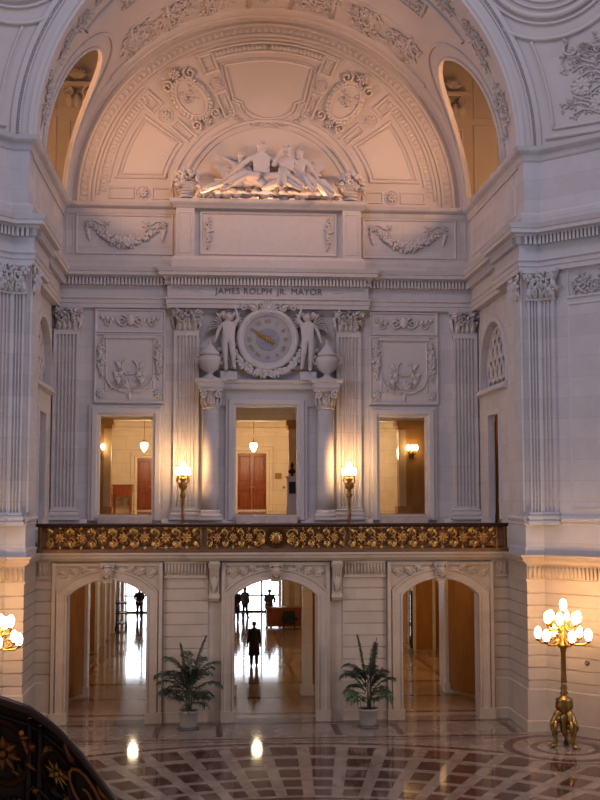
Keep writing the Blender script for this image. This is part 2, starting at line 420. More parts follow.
# belt course / balcony slab edge
BP = [(-.3, 4.9), (.04, 4.95), (.12, 5.03), (.16, 5.04), (.16, 5.13), (.22, 5.15), (.22, 5.215), (-.3, 5.22)]
m = MB().ribbon(PATHL[:-1]+[(-7.45, 0), (-2.6, 0), (-2.6, -.12), (2.6, -.12), (2.6, 0), (7.45, 0)]+PATHR[1:], BP, plan, cprof=True)
struct(m, 'trim_5', 'rust', 'projecting stone belt course at balcony level')
m = MB().box(-7.9, 7.9, .3, YU+.05, 4.95, 5.25)
m.box(-14, 14, .3, 33, 4.86, 4.95)
struct(m, 'floor', 'stone', 'balcony floor slab above the archways')

# ================================================================== LOWER HALL BEHIND THE ARCHES
def hallblock(poly, mat='tan'):
    mm = MB(); mm.prism(poly, plan, 0, 4.9)
    return mm
hp = MB()
for s in (-1, 1):
    P = lambda x, y: (s*x, y)
    hp.prism([P(6.44, 4.75), P(6.44, 6.3), P(7.6, 6.9), P(14, 6.9), P(14, .5), P(7.5, .5), P(7.5, 2.5)], plan, 0, 4.9)
    hp.prism([P(1.3, 4.6), P(1.3, 6.2), P(3.7, 6.2), P(3.7, 4.6)] if s > 0 else [P(1.4, 4.6), P(1.4, 6.2), P(3.4, 6.2), P(3.4, 4.6)], plan, 0, 4.9)
    hp.prism([P(7.2, 15.6), P(7.2, 33), P(14, 33), P(14, 15.6)], plan, 0, 4.9)
    hp.prism([P(14, .5), P(14, 33), P(14.3, 33), P(14.3, .5)], plan, 0, 4.9)
hp.prism([(1.9, 28.6), (1.9, 29.4), (5.2, 29.4), (5.2, 28.6)], plan, 0, 4.9)
hp.prism([(-5.4, 28.6), (-5.4, 29.4), (-3.2, 29.4), (-3.2, 28.6)], plan, 0, 4.9)
struct(hp, 'wall_hall', 'tan', 'tan stone piers and walls of the hall behind the arches')
# pilaster strips and base mouldings of the hall
m = MB()
for s in (-1, 1):
    m.box(min(s*6.34, s*6.6), max(s*6.34, s*6.6), 4.58, 4.8, 0, 4.8)
    m.box(min(s*6.28, s*6.66), max(s*6.28, s*6.66), 4.52, 4.9, 0, .35)
    m.box(min(s*7.08, s*7.2), max(s*7.08, s*7.2), 15.45, 15.62, 0, 4.8)
    m.box(min(s*7.95, s*8.08), max(s*7.95, s*8.08), 15.38, 15.62, 0, 4.8)
    for y in (18, 20.5, 23, 26, 29): m.box(min(s*7.0, s*7.25), max(s*7.0, s*7.25), y, y+.5, 0, 4.8)
    m.box(min(s*1.2, s*1.55), max(s*1.2, s*1.55), 4.45, 4.62, 0, 4.8); m.box(min(s*1.12, s*1.6), max(s*1.12, s*1.6), 4.38, 4.7, 0, .35)
for x in (2.0, 2.6, 3.3): m.box(x, x+.28, 28.45, 28.6, 0, 4.8)
struct(m, 'trim_6', 'gallery', 'pale pilaster strips in the hall')
m = MB()
for s in (-1, 1):
    # brown marble faces
    a, b = (s*6.86, 4.55), (s*7.44, 2.55)
    nx = -s*.12
    m.prism([(s*6.43, 4.60), (s*7.40, 2.56), (s*7.50, 2.62), (s*6.52, 4.66)], plan, .12, 4.8)
    m.box(min(s*7.42, s*7.5), max(s*7.42, s*7.5), .5, 2.6, .12, 4.8)
    m.box(min(s*7.2, s*9.5), max(s*7.2, s*9.5), 15.5, 15.61, .12, 4.8)
    m.box(min(s*1.6, s*3.4), max(s*1.6, s*3.4), 4.52, 4.61, .12, 4.8)
    for y in (18.6, 21.1, 23.6, 26.6): m.box(min(s*7.1, s*7.21), max(s*7.1, s*7.21), y, y+1.7, .1, 4.4)
struct(m, 'wall_hall_panels', 'brown', 'brown marble wall panels in the hall')
# wooden door seen deep through the right archway
d3 = MB().box(8.2, 9.1, 15.42, 15.5, .02, 2.7); d3.box(8.28, 8.6, 15.4, 15.42, .2, 2.5); d3.box(8.7, 9.02, 15.4, 15.42, .2, 2.5)
struct(d3, 'door_1', 'wood', 'dark wooden door in the brown marble wall, seen through the right archway')
# far wall with daylit glass doors
m = MB()
m.box(-14, 14, 33.0, 33.3, 3.9, 4.9)
for x0, x1 in ((-14, -7.2), (-5.2, -3.3), (2.0, 6.3), (8.2, 14)): m.box(x0, x1, 33, 33.3, 0, 3.9)
struct(m, 'wall_far', 'gallery', 'far end wall of the hall around the glazed entrance')
for n, (x0, x1) in enumerate(((-7.2, -5.2), (-3.3, 2.0), (6.3, 7.2))):
    e = bpy.data.objects.new('window_%d' % (n+1), None); COL.objects.link(e); e.location = (0, 0, 0)
    tag(e, ('tall bright glazed door at the end of the left passage', 'wide bright glazed entrance beyond the central archway', 'narrow bright glazing beyond the right archway')[n], 'window', kind='structure')
    MB().box(x0, x1, 33.2, 33.22, 0, 3.9).build('pane', 'day', e)
    fr = MB(); k = max(2, round((x1-x0)/1.0))
    for i in range(k+1):
        x = x0+(x1-x0)*i/k; fr.box(x-.05, x+.05, 33.1, 33.18, 0, 3.9)
    for z in (0.05, 1.0, 2.4, 3.85): fr.box(x0, x1, 33.1, 33.18, z-.05, z+.05)
    fr.build('window_frame', 'blackmetal', e)
    if n == 1:
        for a_, b_ in ((-2.2, -1.75), (-1.2, -.7)): MB().box(a_, b_, 32.9, 33.0, 0, 3.1).build('door_leaf', 'tan', e)

e = bpy.data.objects.new('window_4', None); COL.objects.link(e); tag(e, 'thin bright glazed slit at the left edge of the right archway view', 'window', kind='structure')
MB().box(7.10, 7.12, 16.05, 16.35, .55, 2.5).build('pane', 'day', e)
f = MB()
for y in (16.0, 16.4): f.box(7.05, 7.14, y-.05, y+.05, .05, 2.6)
for z in (.1, .5, 1.1, 2.55): f.box(7.05, 7.14, 16, 16.4, z-.07, z+.07)
f.build('window_frame', 'blackmetal', e)
# ================================================================== UPPER BACK WALL
OPEN = ((-5.15, .95, 9.88), (-.055, 1.115, 10.23), (4.985, .875, 9.88))
m = MB()
xs = [-8.2, -6.10, -4.2, -1.17, 1.06, 4.11, 5.86, 8.2]
for i in (0, 2, 4, 6): m.box(xs[i], xs[i+1], YU, YU+.38, 5.2, 14.0)
m.box(xs[1], xs[2], YU, YU+.38, 9.88, 14); m.box(xs[3], xs[4], YU, YU+.38, 10.23, 14); m.box(xs[5], xs[6], YU, YU+.38, 9.88, 14)
for i in (1, 3, 5): m.box(xs[i], xs[i+1], YU, YU+.38, 5.2, 6.28)
struct(m, 'wall_upper', 'stone', 'upper back wall with three tall doorways above the balcony')
# steps + plinth
m = MB()
for i in (1, 3, 5):
    for k in range(3): m.box(xs[i]-.0, xs[i+1]+.0, YU-.32*(3-k), YU+.02, 5.25+.0, 5.72+.27*k)
struct(m, 'trim_7', 'dado', 'stone steps up to the three doorways')
m = MB()
for x0, x1 in ((-7.9, -6.5), (-3.85, -1.2), (1.2, 3.85), (6.5, 7.9)):
    m.ribbon([(x0, YU), (x1, YU)], [(0, 5.25), (.14, 5.25), (.14, 6.02), (.10, 6.1), (.05, 6.14), (0, 6.16)], plan)
struct(m, 'baseboard_back', 'relief', 'stone plinth along the upper back wall')
# door casings
CAS = [(0, 0), (0, .10), (-.08, .12), (-.10, .16), (-.26, .16), (-.30, .10), (-.38, .10), (-.40, 0)]
m = MB()
for cx, hw, zt in OPEN:
    w = wallmap(YU)
    m.ribbon([(cx-hw, 6.1), (cx-hw, zt), (cx+hw, zt), (cx+hw, 6.1)], [(-o if False else o, d) for o, d in CAS], w)
struct(m, 'trim_8', 'relief', 'moulded stone casings of the three upper doorways')
# panels and reliefs over side doors
for sx, side in ((-1, 'left'), (1, 'right')):
    cx = sx*5.05; w = wallmap(YU); m = MB()
    m.box(cx-1.27, cx+1.27, YU-.05, YU+.01, 10.32, 13.78)
    w2 = wallmap(YU-.05)
    frame2(m, w2, cx-1.25, cx+1.25, 10.38, 12.86, .05, .05)
    frame2(m, w2, cx-.86, cx+.86, 10.8, 12.72, .04, .03)
    frame2(m, w2, cx-1.25, cx+1.25, 12.95, 13.76, .05, .05)
    m.box(cx-.95, cx+.95, YU-.12, YU-.03, 12.72, 12.82)
    struct(m, 'trim_%d' % (9 if sx < 0 else 10), 'relief', 'framed stone panel above the %s doorway' % side)
    r = MB()
    scroll(r, w2, cx, 11.55, .38, pi/2+.3, .55, .035, 1, .04); scroll(r, w2, cx, 11.55, .38, pi/2-.3, .55, .035, -1, .04)
    for s in (-1, 1):
        scroll(r, w2, cx+s*.42, 11.35, .2, pi/2, 1.5, .03, s, .05)
        r.tube([w2(cx+s*(.1+.75*sin(t)), 10.75+.62*(1-cos(t)), .05) for t in [i*.13 for i in range(13)]], .035, 5)
        leafr(r, w2, cx+s*.42, 11.32, .28, -pi/2, .5, .07); leafr(r, w2, cx+s*.42, 11.32, .25, pi/2+s*.8, .5, .07); leafr(r, w2, cx+s*.42, 11.32, .25, pi/2-s*.8, .5, .07)
        leafr(r, w2, cx+s*.3, 11.6, .35, pi/2-s*.7, .3, .06)
        swag(r, w2, cx+s*1.02, 12.65, cx+s*1.05, 11.25, 0, .09, 22, 5+s)
        rosette(r, w2, cx+s*1.04, 10.68, .18, 8, .05)
        foliage(r, w2, cx+s*.35-.2, cx+s*.35+.2, 10.85, 11.1, 2, .1, 20+s)
    for j in range(5): leafr(r, w2, cx, 10.9, .34, pi/2+(j-2)*.5, .3, .06)
    leafr(r, w2, cx, 10.75, .3, -pi/2, .3, .05)
    tag(r.build('garland_panel_relief', 'relief'), 'carved wreath and garland relief over the %s balcony doorway' % side, 'relief', 'garland reliefs over the side doorways')
    r = MB()
    for s in (-1, 1):
        scroll(r, w2, cx+s*.3, 13.35, .22, pi/2, 1.6, .04, s, .05); scroll(r, w2, cx+s*.78, 13.3, .16, pi/2, 1.5, .03, -s, .05)
        for j in range(4): leafr(r, w2, cx+s*(.45+.16*j), 13.25+.05*j, .22, pi/2-s*(.3+.2*j), .4, .07)
    r.ball(w2(cx, 13.38, .05), (.15, .08, .2), 9, 7); rosette(r, w2, cx, 13.4, .22, 8, .06)
    tag(r.build('scroll_crest_relief', 'relief'), 'carved shell and scroll crest just under the entablature, %s bay' % side, 'relief', 'crest reliefs above the side panels')

# ---------------- pilasters
def flute_line(p0, p1, n, depth=.075, edge=.08):
    """points from p0 to p1 (plan) with n rounded flutes cut into the right-hand side"""
    a = Vector(p0); b = Vector(p1); L = (b-a).length; t = (b-a)/L; nr = Vector((t.y, -t.x)); out = [a]
    fw = (L-2*edge)/n
    for i in range(n):
        s = edge+i*fw
        for q in (.14, .3, .5, .7, .86):
            dd = depth*sin(pi*(q-.14)/.72)**.7 if .14 < q < .86 else 0
            out.append(a+t*(s+fw*q)-nr*dd)
    out.append(b); return [tuple(p) for p in out]
def capital(mb, hw, y0, z0, z1, d):
    """corinthian capital against a wall; y0 wall, projecting d towards -y"""
    H = z1-z0
    mb.prism([(-hw*.86, y0), (-hw*.86, y0-d*.9), (hw*.86, y0-d*.9), (hw*.86, y0)], plan, z0, z1-.1*H)
    mb.ribbon([(-hw, y0), (-hw, y0-d), (hw, y0-d), (hw, y0)], [(.0, z0), (.03, z0+.02), (0, z0+.05)], plan)
    mb.prism([(-hw*1.22, y0), (-hw*1.22, y0-d*1.35), (-hw*.6, y0-d*1.15), (hw*.6, y0-d*1.15), (hw*1.22, y0-d*1.35), (hw*1.22, y0)], plan, z1-.12*H, z1)
    w = lambda u, v, dd: (u, y0-d*.9-dd, v)
    qq = random.Random(17)
    for i in range(26):
        u_ = qq.uniform(-hw*.95, hw*.95); v_ = qq.uniform(z0+.15*H, z1-.18*H)
        leafr(mb, w, u_, v_, .2, qq.uniform(.3, 2.8), .5, .14+.1*(v_-z0)/H, 3); rball(mb, w, u_+qq.uniform(-.05, .05), v_, qq.uniform(.03, .06), .06+.12*(v_-z0)/H)
    for row, (zz, n, L) in enumerate(((z0+.04, 4, .42*H), (z0+.28*H, 3, .42*H))):
        for i in range(n):
            u = -hw*.8+hw*1.6*(i+.5)/n; leafr(mb, w, u, zz, L, pi/2, .32, .11+.03*row, 5)
            rball(mb, w, u, zz+L*.95, .055, .12+.04*row)
    for s in (-1, 1):
        scroll(mb, w, s*hw*.92, z1-.22*H, .13, pi/2, 1.4, .04, s, .13); rball(mb, w, s*hw*.92, z1-.22*H, .06, .13)
        scroll(mb, w, s*hw*.3, z1-.24*H, .09, pi/2, 1.3, .03, -s, .1)
        sd = lambda u, v, dd: (s*(hw*.86+dd), u, v)
        leafr(mb, sd, y0-d*.5, z0+.05, .45*H, pi/2, .3, .1); leafr(mb, sd, y0-d*.5, z0+.3*H, .42*H, pi/2, .3, .13)
    rosette(mb, w, 0, z1-.08*H, .1, 6, .1)
def pilaster(x, z0, z1, w, label, n=6, d=.17):
    e = empty('fluted_pilaster', (x, YU, z0), label, 'pilaster', 'fluted pilasters of the upper wall')
    h = w/2; H = z1-z0; cb = H-.85
    s = MB(); poly = [(-h, .02), (-h, -d)]+flute_line((-h, -d), (h, -d), n)[1:-1]+[(h, -d), (h, .02)]
    s.prism(poly, plan, .42, cb-.1)
    s.prism([(-h, .02), (-h, -d-.005), (h, -d-.005), (h, .02)], plan, .36, .47); s.prism([(-h, .02), (-h, -d-.005), (h, -d-.005), (h, .02)], plan, cb-.16, cb)
    s.build('shaft', 'stone', e)
    b = MB().ribbon([(-h, .02), (-h, -d), (h, -d), (h, .02)], [(-.1, 0), (.12, 0), (.12, .1), (.07, .12), (.10, .16), (.10, .22), (.05, .25), (.03, .3), (.06, .33), (.03, .37), (-.1, .38)], plan, cprof=True)
    b.build('base', 'relief', e)
    c = MB(); capital(c, h, 0, cb, H-.02, d); c.build('capital', 'relief', e)
    return e
for x, lb in ((-7.33, 'fluted stone pilaster in the left corner beside the left garland panel'), (-2.99, 'fluted stone pilaster between the left doorway and the clock, behind a lit lamp'), (2.97, 'fluted stone pilaster between the clock and the right doorway, behind a lit lamp'), (7.33, 'fluted stone pilaster in the right corner beside the right garland panel')):
    pilaster(x, 6.12, 13.83, .92, lb)

# ---------------- clock bay: columns, entablature block, urns, clock, figures
for sx, side in ((-1, 'left'), (1, 'right')):
    e = empty('round_column', (sx*2.08, YU-.35, 6.12), 'smooth round stone column on the %s of the central doorway' % side, 'column', 'columns flanking the central doorway')
    MB().lathe([(.30, .36), (.30, 1.0), (.28, 4.0)], n=20).build('shaft', 'stone', e)
    b = MB().lathe([(.40, .1), (.42, .14), (.40, .2), (.34, .22), (.36, .28), (.34, .33), (.30, .36)], n=20); b.box(-.42, .42, -.42, .42, 0, .1); b.build('base', 'relief', e)
    c = MB().lathe([(.28, 4.0), (.33, 4.03), (.28, 4.08), (.28, 4.5), (.36, 4.66)], n=16); c.box(-.42, .42, -.4, .4, 4.64, 4.78)
    for s in (-1, 1):
        w = lambda u, v, d: (u, -.36-d, v); scroll(c, w, s*.3, 4.5, .13, pi/2, 1.5, .045, s, .03); rball(c, w, s*.3, 4.5, .05, .04)
    for i in range(8):
        a = 2*pi*i/8; leafr(c, lambda u, v, d: ((.28+d)*cos(a+u*3), (.28+d)*sin(a+u*3), v), 0, 4.1, .36, pi/2, .22, .07)
    for i in range(3): c.tube([(-.1+.1*i, -.3, 4.5), (-.1+.1*i, -.36, 4.2)], .03, 5)
    c.build('capital', 'relief', e)
    # urn
    u = empty('stone_urn', (sx*2.14, YU-.40, 11.2), 'lidded stone urn standing above the %s column of the clock bay' % side, 'urn', 'urns beside the clock'); u.scale = (1.08, .95, 1.1)
    b = MB().lathe([(.26, 0), (.26, .06), (.12, .12), (.10, .2), (.28, .34), (.38, .6), (.38, .72), (.30, .78), (.30, .82)], n=20, lobes=10, la=.03)
    b.build('bowl', 'relief', u)
    MB().lathe([(.33, .80), (.34, .86), (.27, .93), (.14, 1.08), (.05, 1.2), (.08, 1.27), (.0, 1.36)], n=20).build('lid', 'relief', u)
    for s in (-1, 1):
        MB().tube([(s*.32, 0, .5), (s*.46, 0, .58), (s*.48, 0, .72), (s*.36, 0, .78)], .035, 6).build('handle', 'relief', u)
m = MB()
m.box(-1.75, 1.75, YU-.07, YU+.01, 10.25, 10.95)
for sx in (-1, 1): m.box(sx*2.1-.44, sx*2.1+.44, YU-.8, YU+.01, 10.88, 11.2)
m.ribbon([(-2.54, YU), (-2.54, YU-.72), (-1.66, YU-.72), (-1.66, YU-.2), (1.66, YU-.2), (1.66, YU-.72), (2.54, YU-.72), (2.54, YU)], [(-.02, 10.86), (.02, 10.88), (.06, 10.98), (.05, 11.06), (.14, 11.12), (.14, 11.2), (-.02, 11.22)], plan, cprof=True)
m.box(-1.7, 1.7, YU-.25, YU+.01, 10.95, 11.2)
m.box(-1.75, -1.15, YU-.4, YU, 11.2, 11.5); m.box(1.15, 1.75, YU-.4, YU, 11.2, 11.5)
m.box(-1.85, 1.85, YU-.05, YU+.01, 11.2, 13.8)
struct(m, 'trim_11', 'relief', 'small entablature carrying the clock and its figures')
ck = empty('wall_clock', (-.03, YU-.3, 12.7), 'large round stone-framed clock with gilded hands above the central doorway', 'clock')
b = MB().lathe([(1.12, -.28), (1.14, .05), (1.08, .12), (.98, .12), (.95, .04), (.90, .06), (.88, .0)], n=48, ax='y', cap=False); b.build('rim', 'relief', ck)
b = MB().lathe([(.89, -.05), (.89, .0)], n=48, ax='y'); b.build('dial', 'dial', ck)
b = MB().lathe([(.42, -.02), (.42, .012), (.40, .02), (.36, .012)], n=32, ax='y')
for i in range(12):
    a = R(30*i); b.prism([(.05*cos(a+1.57), .05*sin(a+1.57)), (.36*cos(a), .36*sin(a)), (.05*cos(a-1.57), .05*sin(a-1.57))], lambda u, v, d: (u, d, v), -.03, -.012)
b.build('dial_centre', 'dialring', ck)
def text_mesh(body, size, ext, loc, rz=0, align='CENTER', spacing=1.0):
    cu = bpy.data.curves.new('t', 'FONT'); cu.body = body; cu.size = size; cu.extrude = ext; cu.align_x = align; cu.align_y = 'CENTER'; cu.space_character = spacing
    o = bpy.data.objects.new('t', cu); COL.objects.link(o)
    dg = bpy.context.evaluated_depsgraph_get(); dg.update(); me = bpy.data.meshes.new_from_object(o.evaluated_get(dg))
    bpy.data.objects.remove(o); bpy.data.curves.remove(cu)
    mt = Matrix.Translation(loc) @ Matrix.Rotation(rz, 4, 'Y') @ Matrix.Rotation(pi/2, 4, 'X')
    vs = [tuple(mt @ v.co) for v in me.vertices]; fs = [list(p.vertices) for p in me.polygons]; bpy.data.meshes.remove(me)
    return vs, fs
for i, t in enumerate(('XII', 'I', 'II', 'III', 'IIII', 'V', 'VI', 'VII', 'VIII', 'IX', 'X', 'XI')):
    a = R(30*i); b = MB(); b.add(*text_mesh(t, .21, .012, (.66*sin(a), -.015, .66*cos(a)), a)); b.build('numeral', 'numeral', ck)
b = MB()
for i in range(60): a = R(6*i); b.ball((.82*sin(a), -.01, .82*cos(a)), (.012, .01, .012), 5, 3)
b.build('minute_marks', 'numeral', ck)['kind'] = 'stuff'
def hand(L, w, a, y):
    h = MB(); q = lambda u, v, d: (u*cos(a)+v*sin(a), y-d, -u*sin(a)+v*cos(a))
    h.prism([(-w, -.22), (0, -.28), (w, -.22), (w*.6, 0), (w, L*.5), (w*.45, L*.75), (0, L), (-w*.45, L*.75), (-w, L*.5), (-w*.6, 0)], q, 0, .02); return h
hand(.5, .07, R(294), -.03).build('hour_hand', 'gold', ck); hand(.76, .04, R(304), -.06).build('minute_hand', 'gold', ck)
MB().lathe([(.09, 0), (.09, .1), (.03, .12)], n=14, ax='y').build('hub', 'gold', ck)
# wreath below and shell crest above the clock
r = MB(); w = wallmap(YU-.25)
for i in range(34):
    a = R(200+140*i/33); u = -.03+1.3*cos(a); v = 12.7+1.26*sin(a)
    for _ in range(4): rball(r, w, u+rnd.uniform(-.09, .09), v+rnd.uniform(-.09, .09), rnd.uniform(.05, .1), .06)
    leafr(r, w, u, v, .22, a+rnd.uniform(-.8, .8), .35, .1)
tag(r.build('fruit_garland', 'relief'), 'carved stone fruit garland curving under the clock', 'garland')
r = MB()
for j in range(9): leafr(r, w, 0, 13.72, .42, R(10+20*j), .25, .12)
for s in (-1, 1):
    scroll(r, w, s*.55, 13.86, .17, pi/2, 1.5, .045, s, .1); scroll(r, w, s*.9, 13.86, .12, pi/2, 1.4, .04, -s, .1); leafr(r, w, s*.4, 13.8, .4, pi/2-s*1.2, .3, .12)
rball(r, w, 0, 13.85, .12, .1)
tag(r.build('shell_crest', 'relief'), 'carved shell crest directly above the clock', 'relief')

# ================================================================== FIGURES
def skin_mesh(J, E, rad, sub=2):
    me = bpy.data.meshes.new('sk'); names = list(J); idx = {n: i for i, n in enumerate(names)}
    me.from_pydata([J[n] for n in names], [(idx[a], idx[b]) for a, b in E], [])
    o = bpy.data.objects.new('sk', me); COL.objects.link(o)
    md = o.modifiers.new('s', 'SKIN'); md.use_smooth_shade = True
    sb = o.modifiers.new('b', 'SUBSURF'); sb.levels = sub; sb.render_levels = sub
    if not me.skin_vertices: me.attributes.new('skin', 'FLOAT', 'POINT')
    sv = me.skin_vertices[0].data
    for i, n in enumerate(names):
        r = rad[n]; sv[i].radius = (r, r) if not isinstance(r, tuple) else r; sv[i].use_root = (i == 0)
    dg = bpy.context.evaluated_depsgraph_get(); dg.update()
    m2 = bpy.data.meshes.new_from_object(o.evaluated_get(dg))
    vs = [tuple(v.co) for v in m2.vertices]; fs = [list(p.vertices) for p in m2.polygons]
    bpy.data.objects.remove(o); bpy.data.meshes.remove(me); bpy.data.meshes.remove(m2)
    return vs, fs
BASE = dict(pelvis=(0, 0, .98), waist=(0, 0, 1.10), chest=(0, 0, 1.30), neckb=(0, 0, 1.46), neck=(0, -.01, 1.52), head=(0, -.02, 1.62), crown=(0, -.015, 1.70),
            sL=(.17, 0, 1.42), eL=(.22, .02, 1.13), wL=(.24, -.06, .88), sR=(-.17, 0, 1.42), eR=(-.22, .02, 1.13), wR=(-.24, -.06, .88),
            hL=(.09, 0, .92), kL=(.10, -.02, .50), aL=(.10, .02, .09), tL=(.11, -.14, .03), hR=(-.09, 0, .92), kR=(-.10, -.02, .50), aR=(-.10, .02, .09), tR=(-.11, -.14, .03))
RAD = dict(pelvis=(.14, .10), waist=(.13, .09), chest=(.16, .105), neckb=(.09, .07), neck=.052, head=(.078, .095), crown=(.055, .065), sL=.06, sR=.06, eL=.042, eR=.042, wL=.028, wR=.028,
           hL=.09, hR=.09, kL=.058, kR=.058, aL=.038, aR=.038, tL=.03, tR=.03)
EDG = [('pelvis', 'waist'), ('waist', 'chest'), ('chest', 'neckb'), ('neckb', 'neck'), ('neck', 'head'), ('head', 'crown'),
       ('chest', 'sL'), ('sL', 'eL'), ('eL', 'wL'), ('chest', 'sR'), ('sR', 'eR'), ('eR', 'wR'),
       ('pelvis', 'hL'), ('hL', 'kL'), ('kL', 'aL'), ('aL', 'tL'), ('pelvis', 'hR'), ('hR', 'kR'), ('kR', 'aR'), ('aR', 'tR')]
def body(pose=None, fat=1.0, fingers=True, sub=2):
    J = dict(BASE); J.update(pose or {}); rd = dict(RAD); E = list(EDG)
    if fat != 1: rd.update(head=(.095, .11), crown=(.07, .08))
    if fat != 1: rd = {k: (tuple(x*fat for x in v) if isinstance(v, tuple) else v*fat) for k, v in rd.items()}
    for s in 'LR':
        e = Vector(J['e'+s]); wv = Vector(J['w'+s]); d = (wv-e).normalized(); side = d.cross(Vector((0, 1, 0.01))); side.normalize()
        fwd = side.cross(d).normalized()
        J['p'+s] = tuple(wv+d*.075); rd['p'+s] = (.036, .018); E.append(('w'+s, 'p'+s))
        if fingers:
            for i, (q, L) in enumerate(((-.030, .062), (-.010, .075), (.010, .07), (.030, .055))):
                a = Vector(J['p'+s])+side*q+d*.012; b1 = a+d*L*.6-fwd*.006*0; b2 = b1+d*L*.4+fwd*.018
                J['f%s%da' % (s, i)] = tuple(b1); J['f%s%db' % (s, i)] = tuple(b2); rd['f%s%da' % (s, i)] = .009; rd['f%s%db' % (s, i)] = .007
                E += [('p'+s, 'f%s%da' % (s, i)), ('f%s%da' % (s, i), 'f%s%db' % (s, i))]
            b1 = wv+d*.055+fwd*.035-side*.02; b2 = b1+d*.04+fwd*.012
            J['th%s' % s] = tuple(b1); J['tx%s' % s] = tuple(b2); rd['th%s' % s] = .011; rd['tx%s' % s] = .009; E += [('w'+s, 'th'+s), ('th'+s, 'tx'+s)]
    vs, fs = skin_mesh(J, E, rd, sub)
    m = MB(); m.add(vs, fs, True)
    h = Vector(J['head']); up = (Vector(J['crown'])-h).normalized(); 
    return m, h, up
def face(m, h, fw=(0, -1, 0), up=(0, 0, 1), s=1.0):
    """nose, brow, eyes sockets, mouth, ears modelled onto the head"""
    f_ = Vector(fw).normalized(); u = Vector(up).normalized(); r = f_.cross(u)
    q = lambda a, b, c: tuple(Vector(h)+r*a*s+u*b*s+f_*c*s)
    m.tube([q(0, .02, .088), q(0, -.012, .108), q(0, -.022, .096)], [.008*s, .015*s, .012*s], 6)
    m.ball(q(0, -.045, .088), (.022*s, .010*s, .009*s), 7, 5); m.ball(q(0, -.072, .078), .02*s, 7, 5)
    for a in (-1, 1):
        m.ball(q(a*.032, .012, .078), (.013*s, .010*s, .009*s), 6, 4); m.ball(q(a*.078, -.005, -.005), (.012*s, .02*s, .03*s), 6, 5)
def loft_coat(J, z0, z1, r0, r1, n=18):
    pass

def person(name_loc, label, pose, coat, zhem, facing, hairc='hair', legs='black', scale=1.0, group=None, long_hair=False):
    e = empty('person', name_loc, label, 'person', group, rz=facing); e.scale = (scale,)*3
    m, h, up = body(pose); face(m, h); m.build('body', 'skin', e)
    J = dict(BASE); J.update(pose)
    # coat as a shaped shell around the torso with sleeves
    c = MB(); P = lambda k: Vector(J[k])
    rows = []
    ch, wa, pe = P('chest'), P('waist'), P('pelvis')
    for (cc, rx, ry) in ((P('neckb')+Vector((0, 0, .03)), .07, .065), (P('neckb')-Vector((0, 0, .02)), .15, .09), (ch+Vector((0, 0, .06)), .21, .125), (ch-Vector((0, 0, .04)), .20, .135), (wa, .18, .125), (pe, .20, .14), (Vector((pe.x, pe.y, (pe.z+zhem)/2)), .215, .155), (Vector((pe.x, pe.y, zhem)), .225, .165), (Vector((pe.x, pe.y, zhem+.01)), .20, .14)):
        rows.append([(cc.x+rx*cos(2*pi*i/24)*(1+.02*sin(i*2.5)), cc.y+ry*sin(2*pi*i/24), cc.z) for i in range(24)])
    c.grid(rows, cv=True)
    for s in 'LR':
        a, b, d = P('s'+s), P('e'+s), P('w'+s)
        c.tube([a+Vector((0, 0, .03)), a, a.lerp(b, .5), b, b.lerp(d, .6), b.lerp(d, .95)], [.05, .075, .068, .058, .05, .046], 10)
    for sx in (-1, 1): c.tube([(sx*.03, -.10, 1.48), (sx*.06, -.135, 1.36), (sx*.02, -.15, 1.2)], [.015, .022, .01], 5, flat=.5)
    c.build('coat', coat, e)
    t = MB()
    for s in 'LR':
        a, b, d = P('h'+s), P('k'+s), P('a'+s)
        t.tube([a+Vector((0, 0, .03)), a, a.lerp(b, .5), b, b.lerp(d, .4), d], [.09, .105, .092, .075, .07, .062], 10)
    t.build('trousers', legs, e)
    sh = MB()
    for s in 'LR':
        a, b = P('a'+s), P('t'+s); sh.tube([a+Vector((0, .05, -.045)), a+Vector((0, 0, -.035)), a.lerp(b, .6)+Vector((0, 0, -.02)), b+Vector((0, -.03, .005))], [.035, .048, .045, .028], 8)
    sh.build('shoes', 'black', e)
    hr = MB(); hr.ball(tuple(h+Vector((0, .022, .04))), (.092, .098, .088), 12, 8)
    if long_hair: hr.ball(tuple(h+Vector((0, .05, -.05))), (.08, .06, .12), 10, 8)
    hr.build('hair', hairc, e)
    return e
person((-.27, 11.4, 0), 'person in a long dark coat walking alone on the polished floor beyond the central archway', dict(aL=(.11, .10, .10), tL=(.12, -.05, .03), kL=(.10, -.05, .5), aR=(-.10, -.10, .08), tR=(-.11, -.26, .03), kR=(-.10, -.09, .5), wL=(.26, -.02, .88)), 'navy', .42, pi, scale=1.04)
person((-6.15, 29.6, 0), 'person in black with bent arms silhouetted against the bright end of the left passage', dict(eL=(.26, .04, 1.14), wL=(.13, -.16, 1.02), eR=(-.26, .04, 1.14), wR=(-.13, -.16, 1.02)), 'black', .80, .2, scale=1.03)
person((-.70, 27.6, 0), 'tall person in a dark coat standing left of the desk against the bright entrance', dict(wL=(.20, -.14, .95)), 'black', .5, -.5, scale=1.08)
person((-1.75, 28.2, 0), 'person in dark red jacket at the left edge of the central archway view', dict(eR=(-.28, -.1, 1.18), wR=(-.25, -.3, 1.15)), 'red', .8, .8, scale=1.0)
person((-.15, 29.8, 0), 'person in a grey jacket walking near the bright entrance, furthest back in the central view', dict(aL=(.1, .12, .1), tL=(.1, 0, .03), aR=(-.1, -.12, .08), tR=(-.1, -.27, .03)), 'grey', .8, 2.6, scale=1.0)
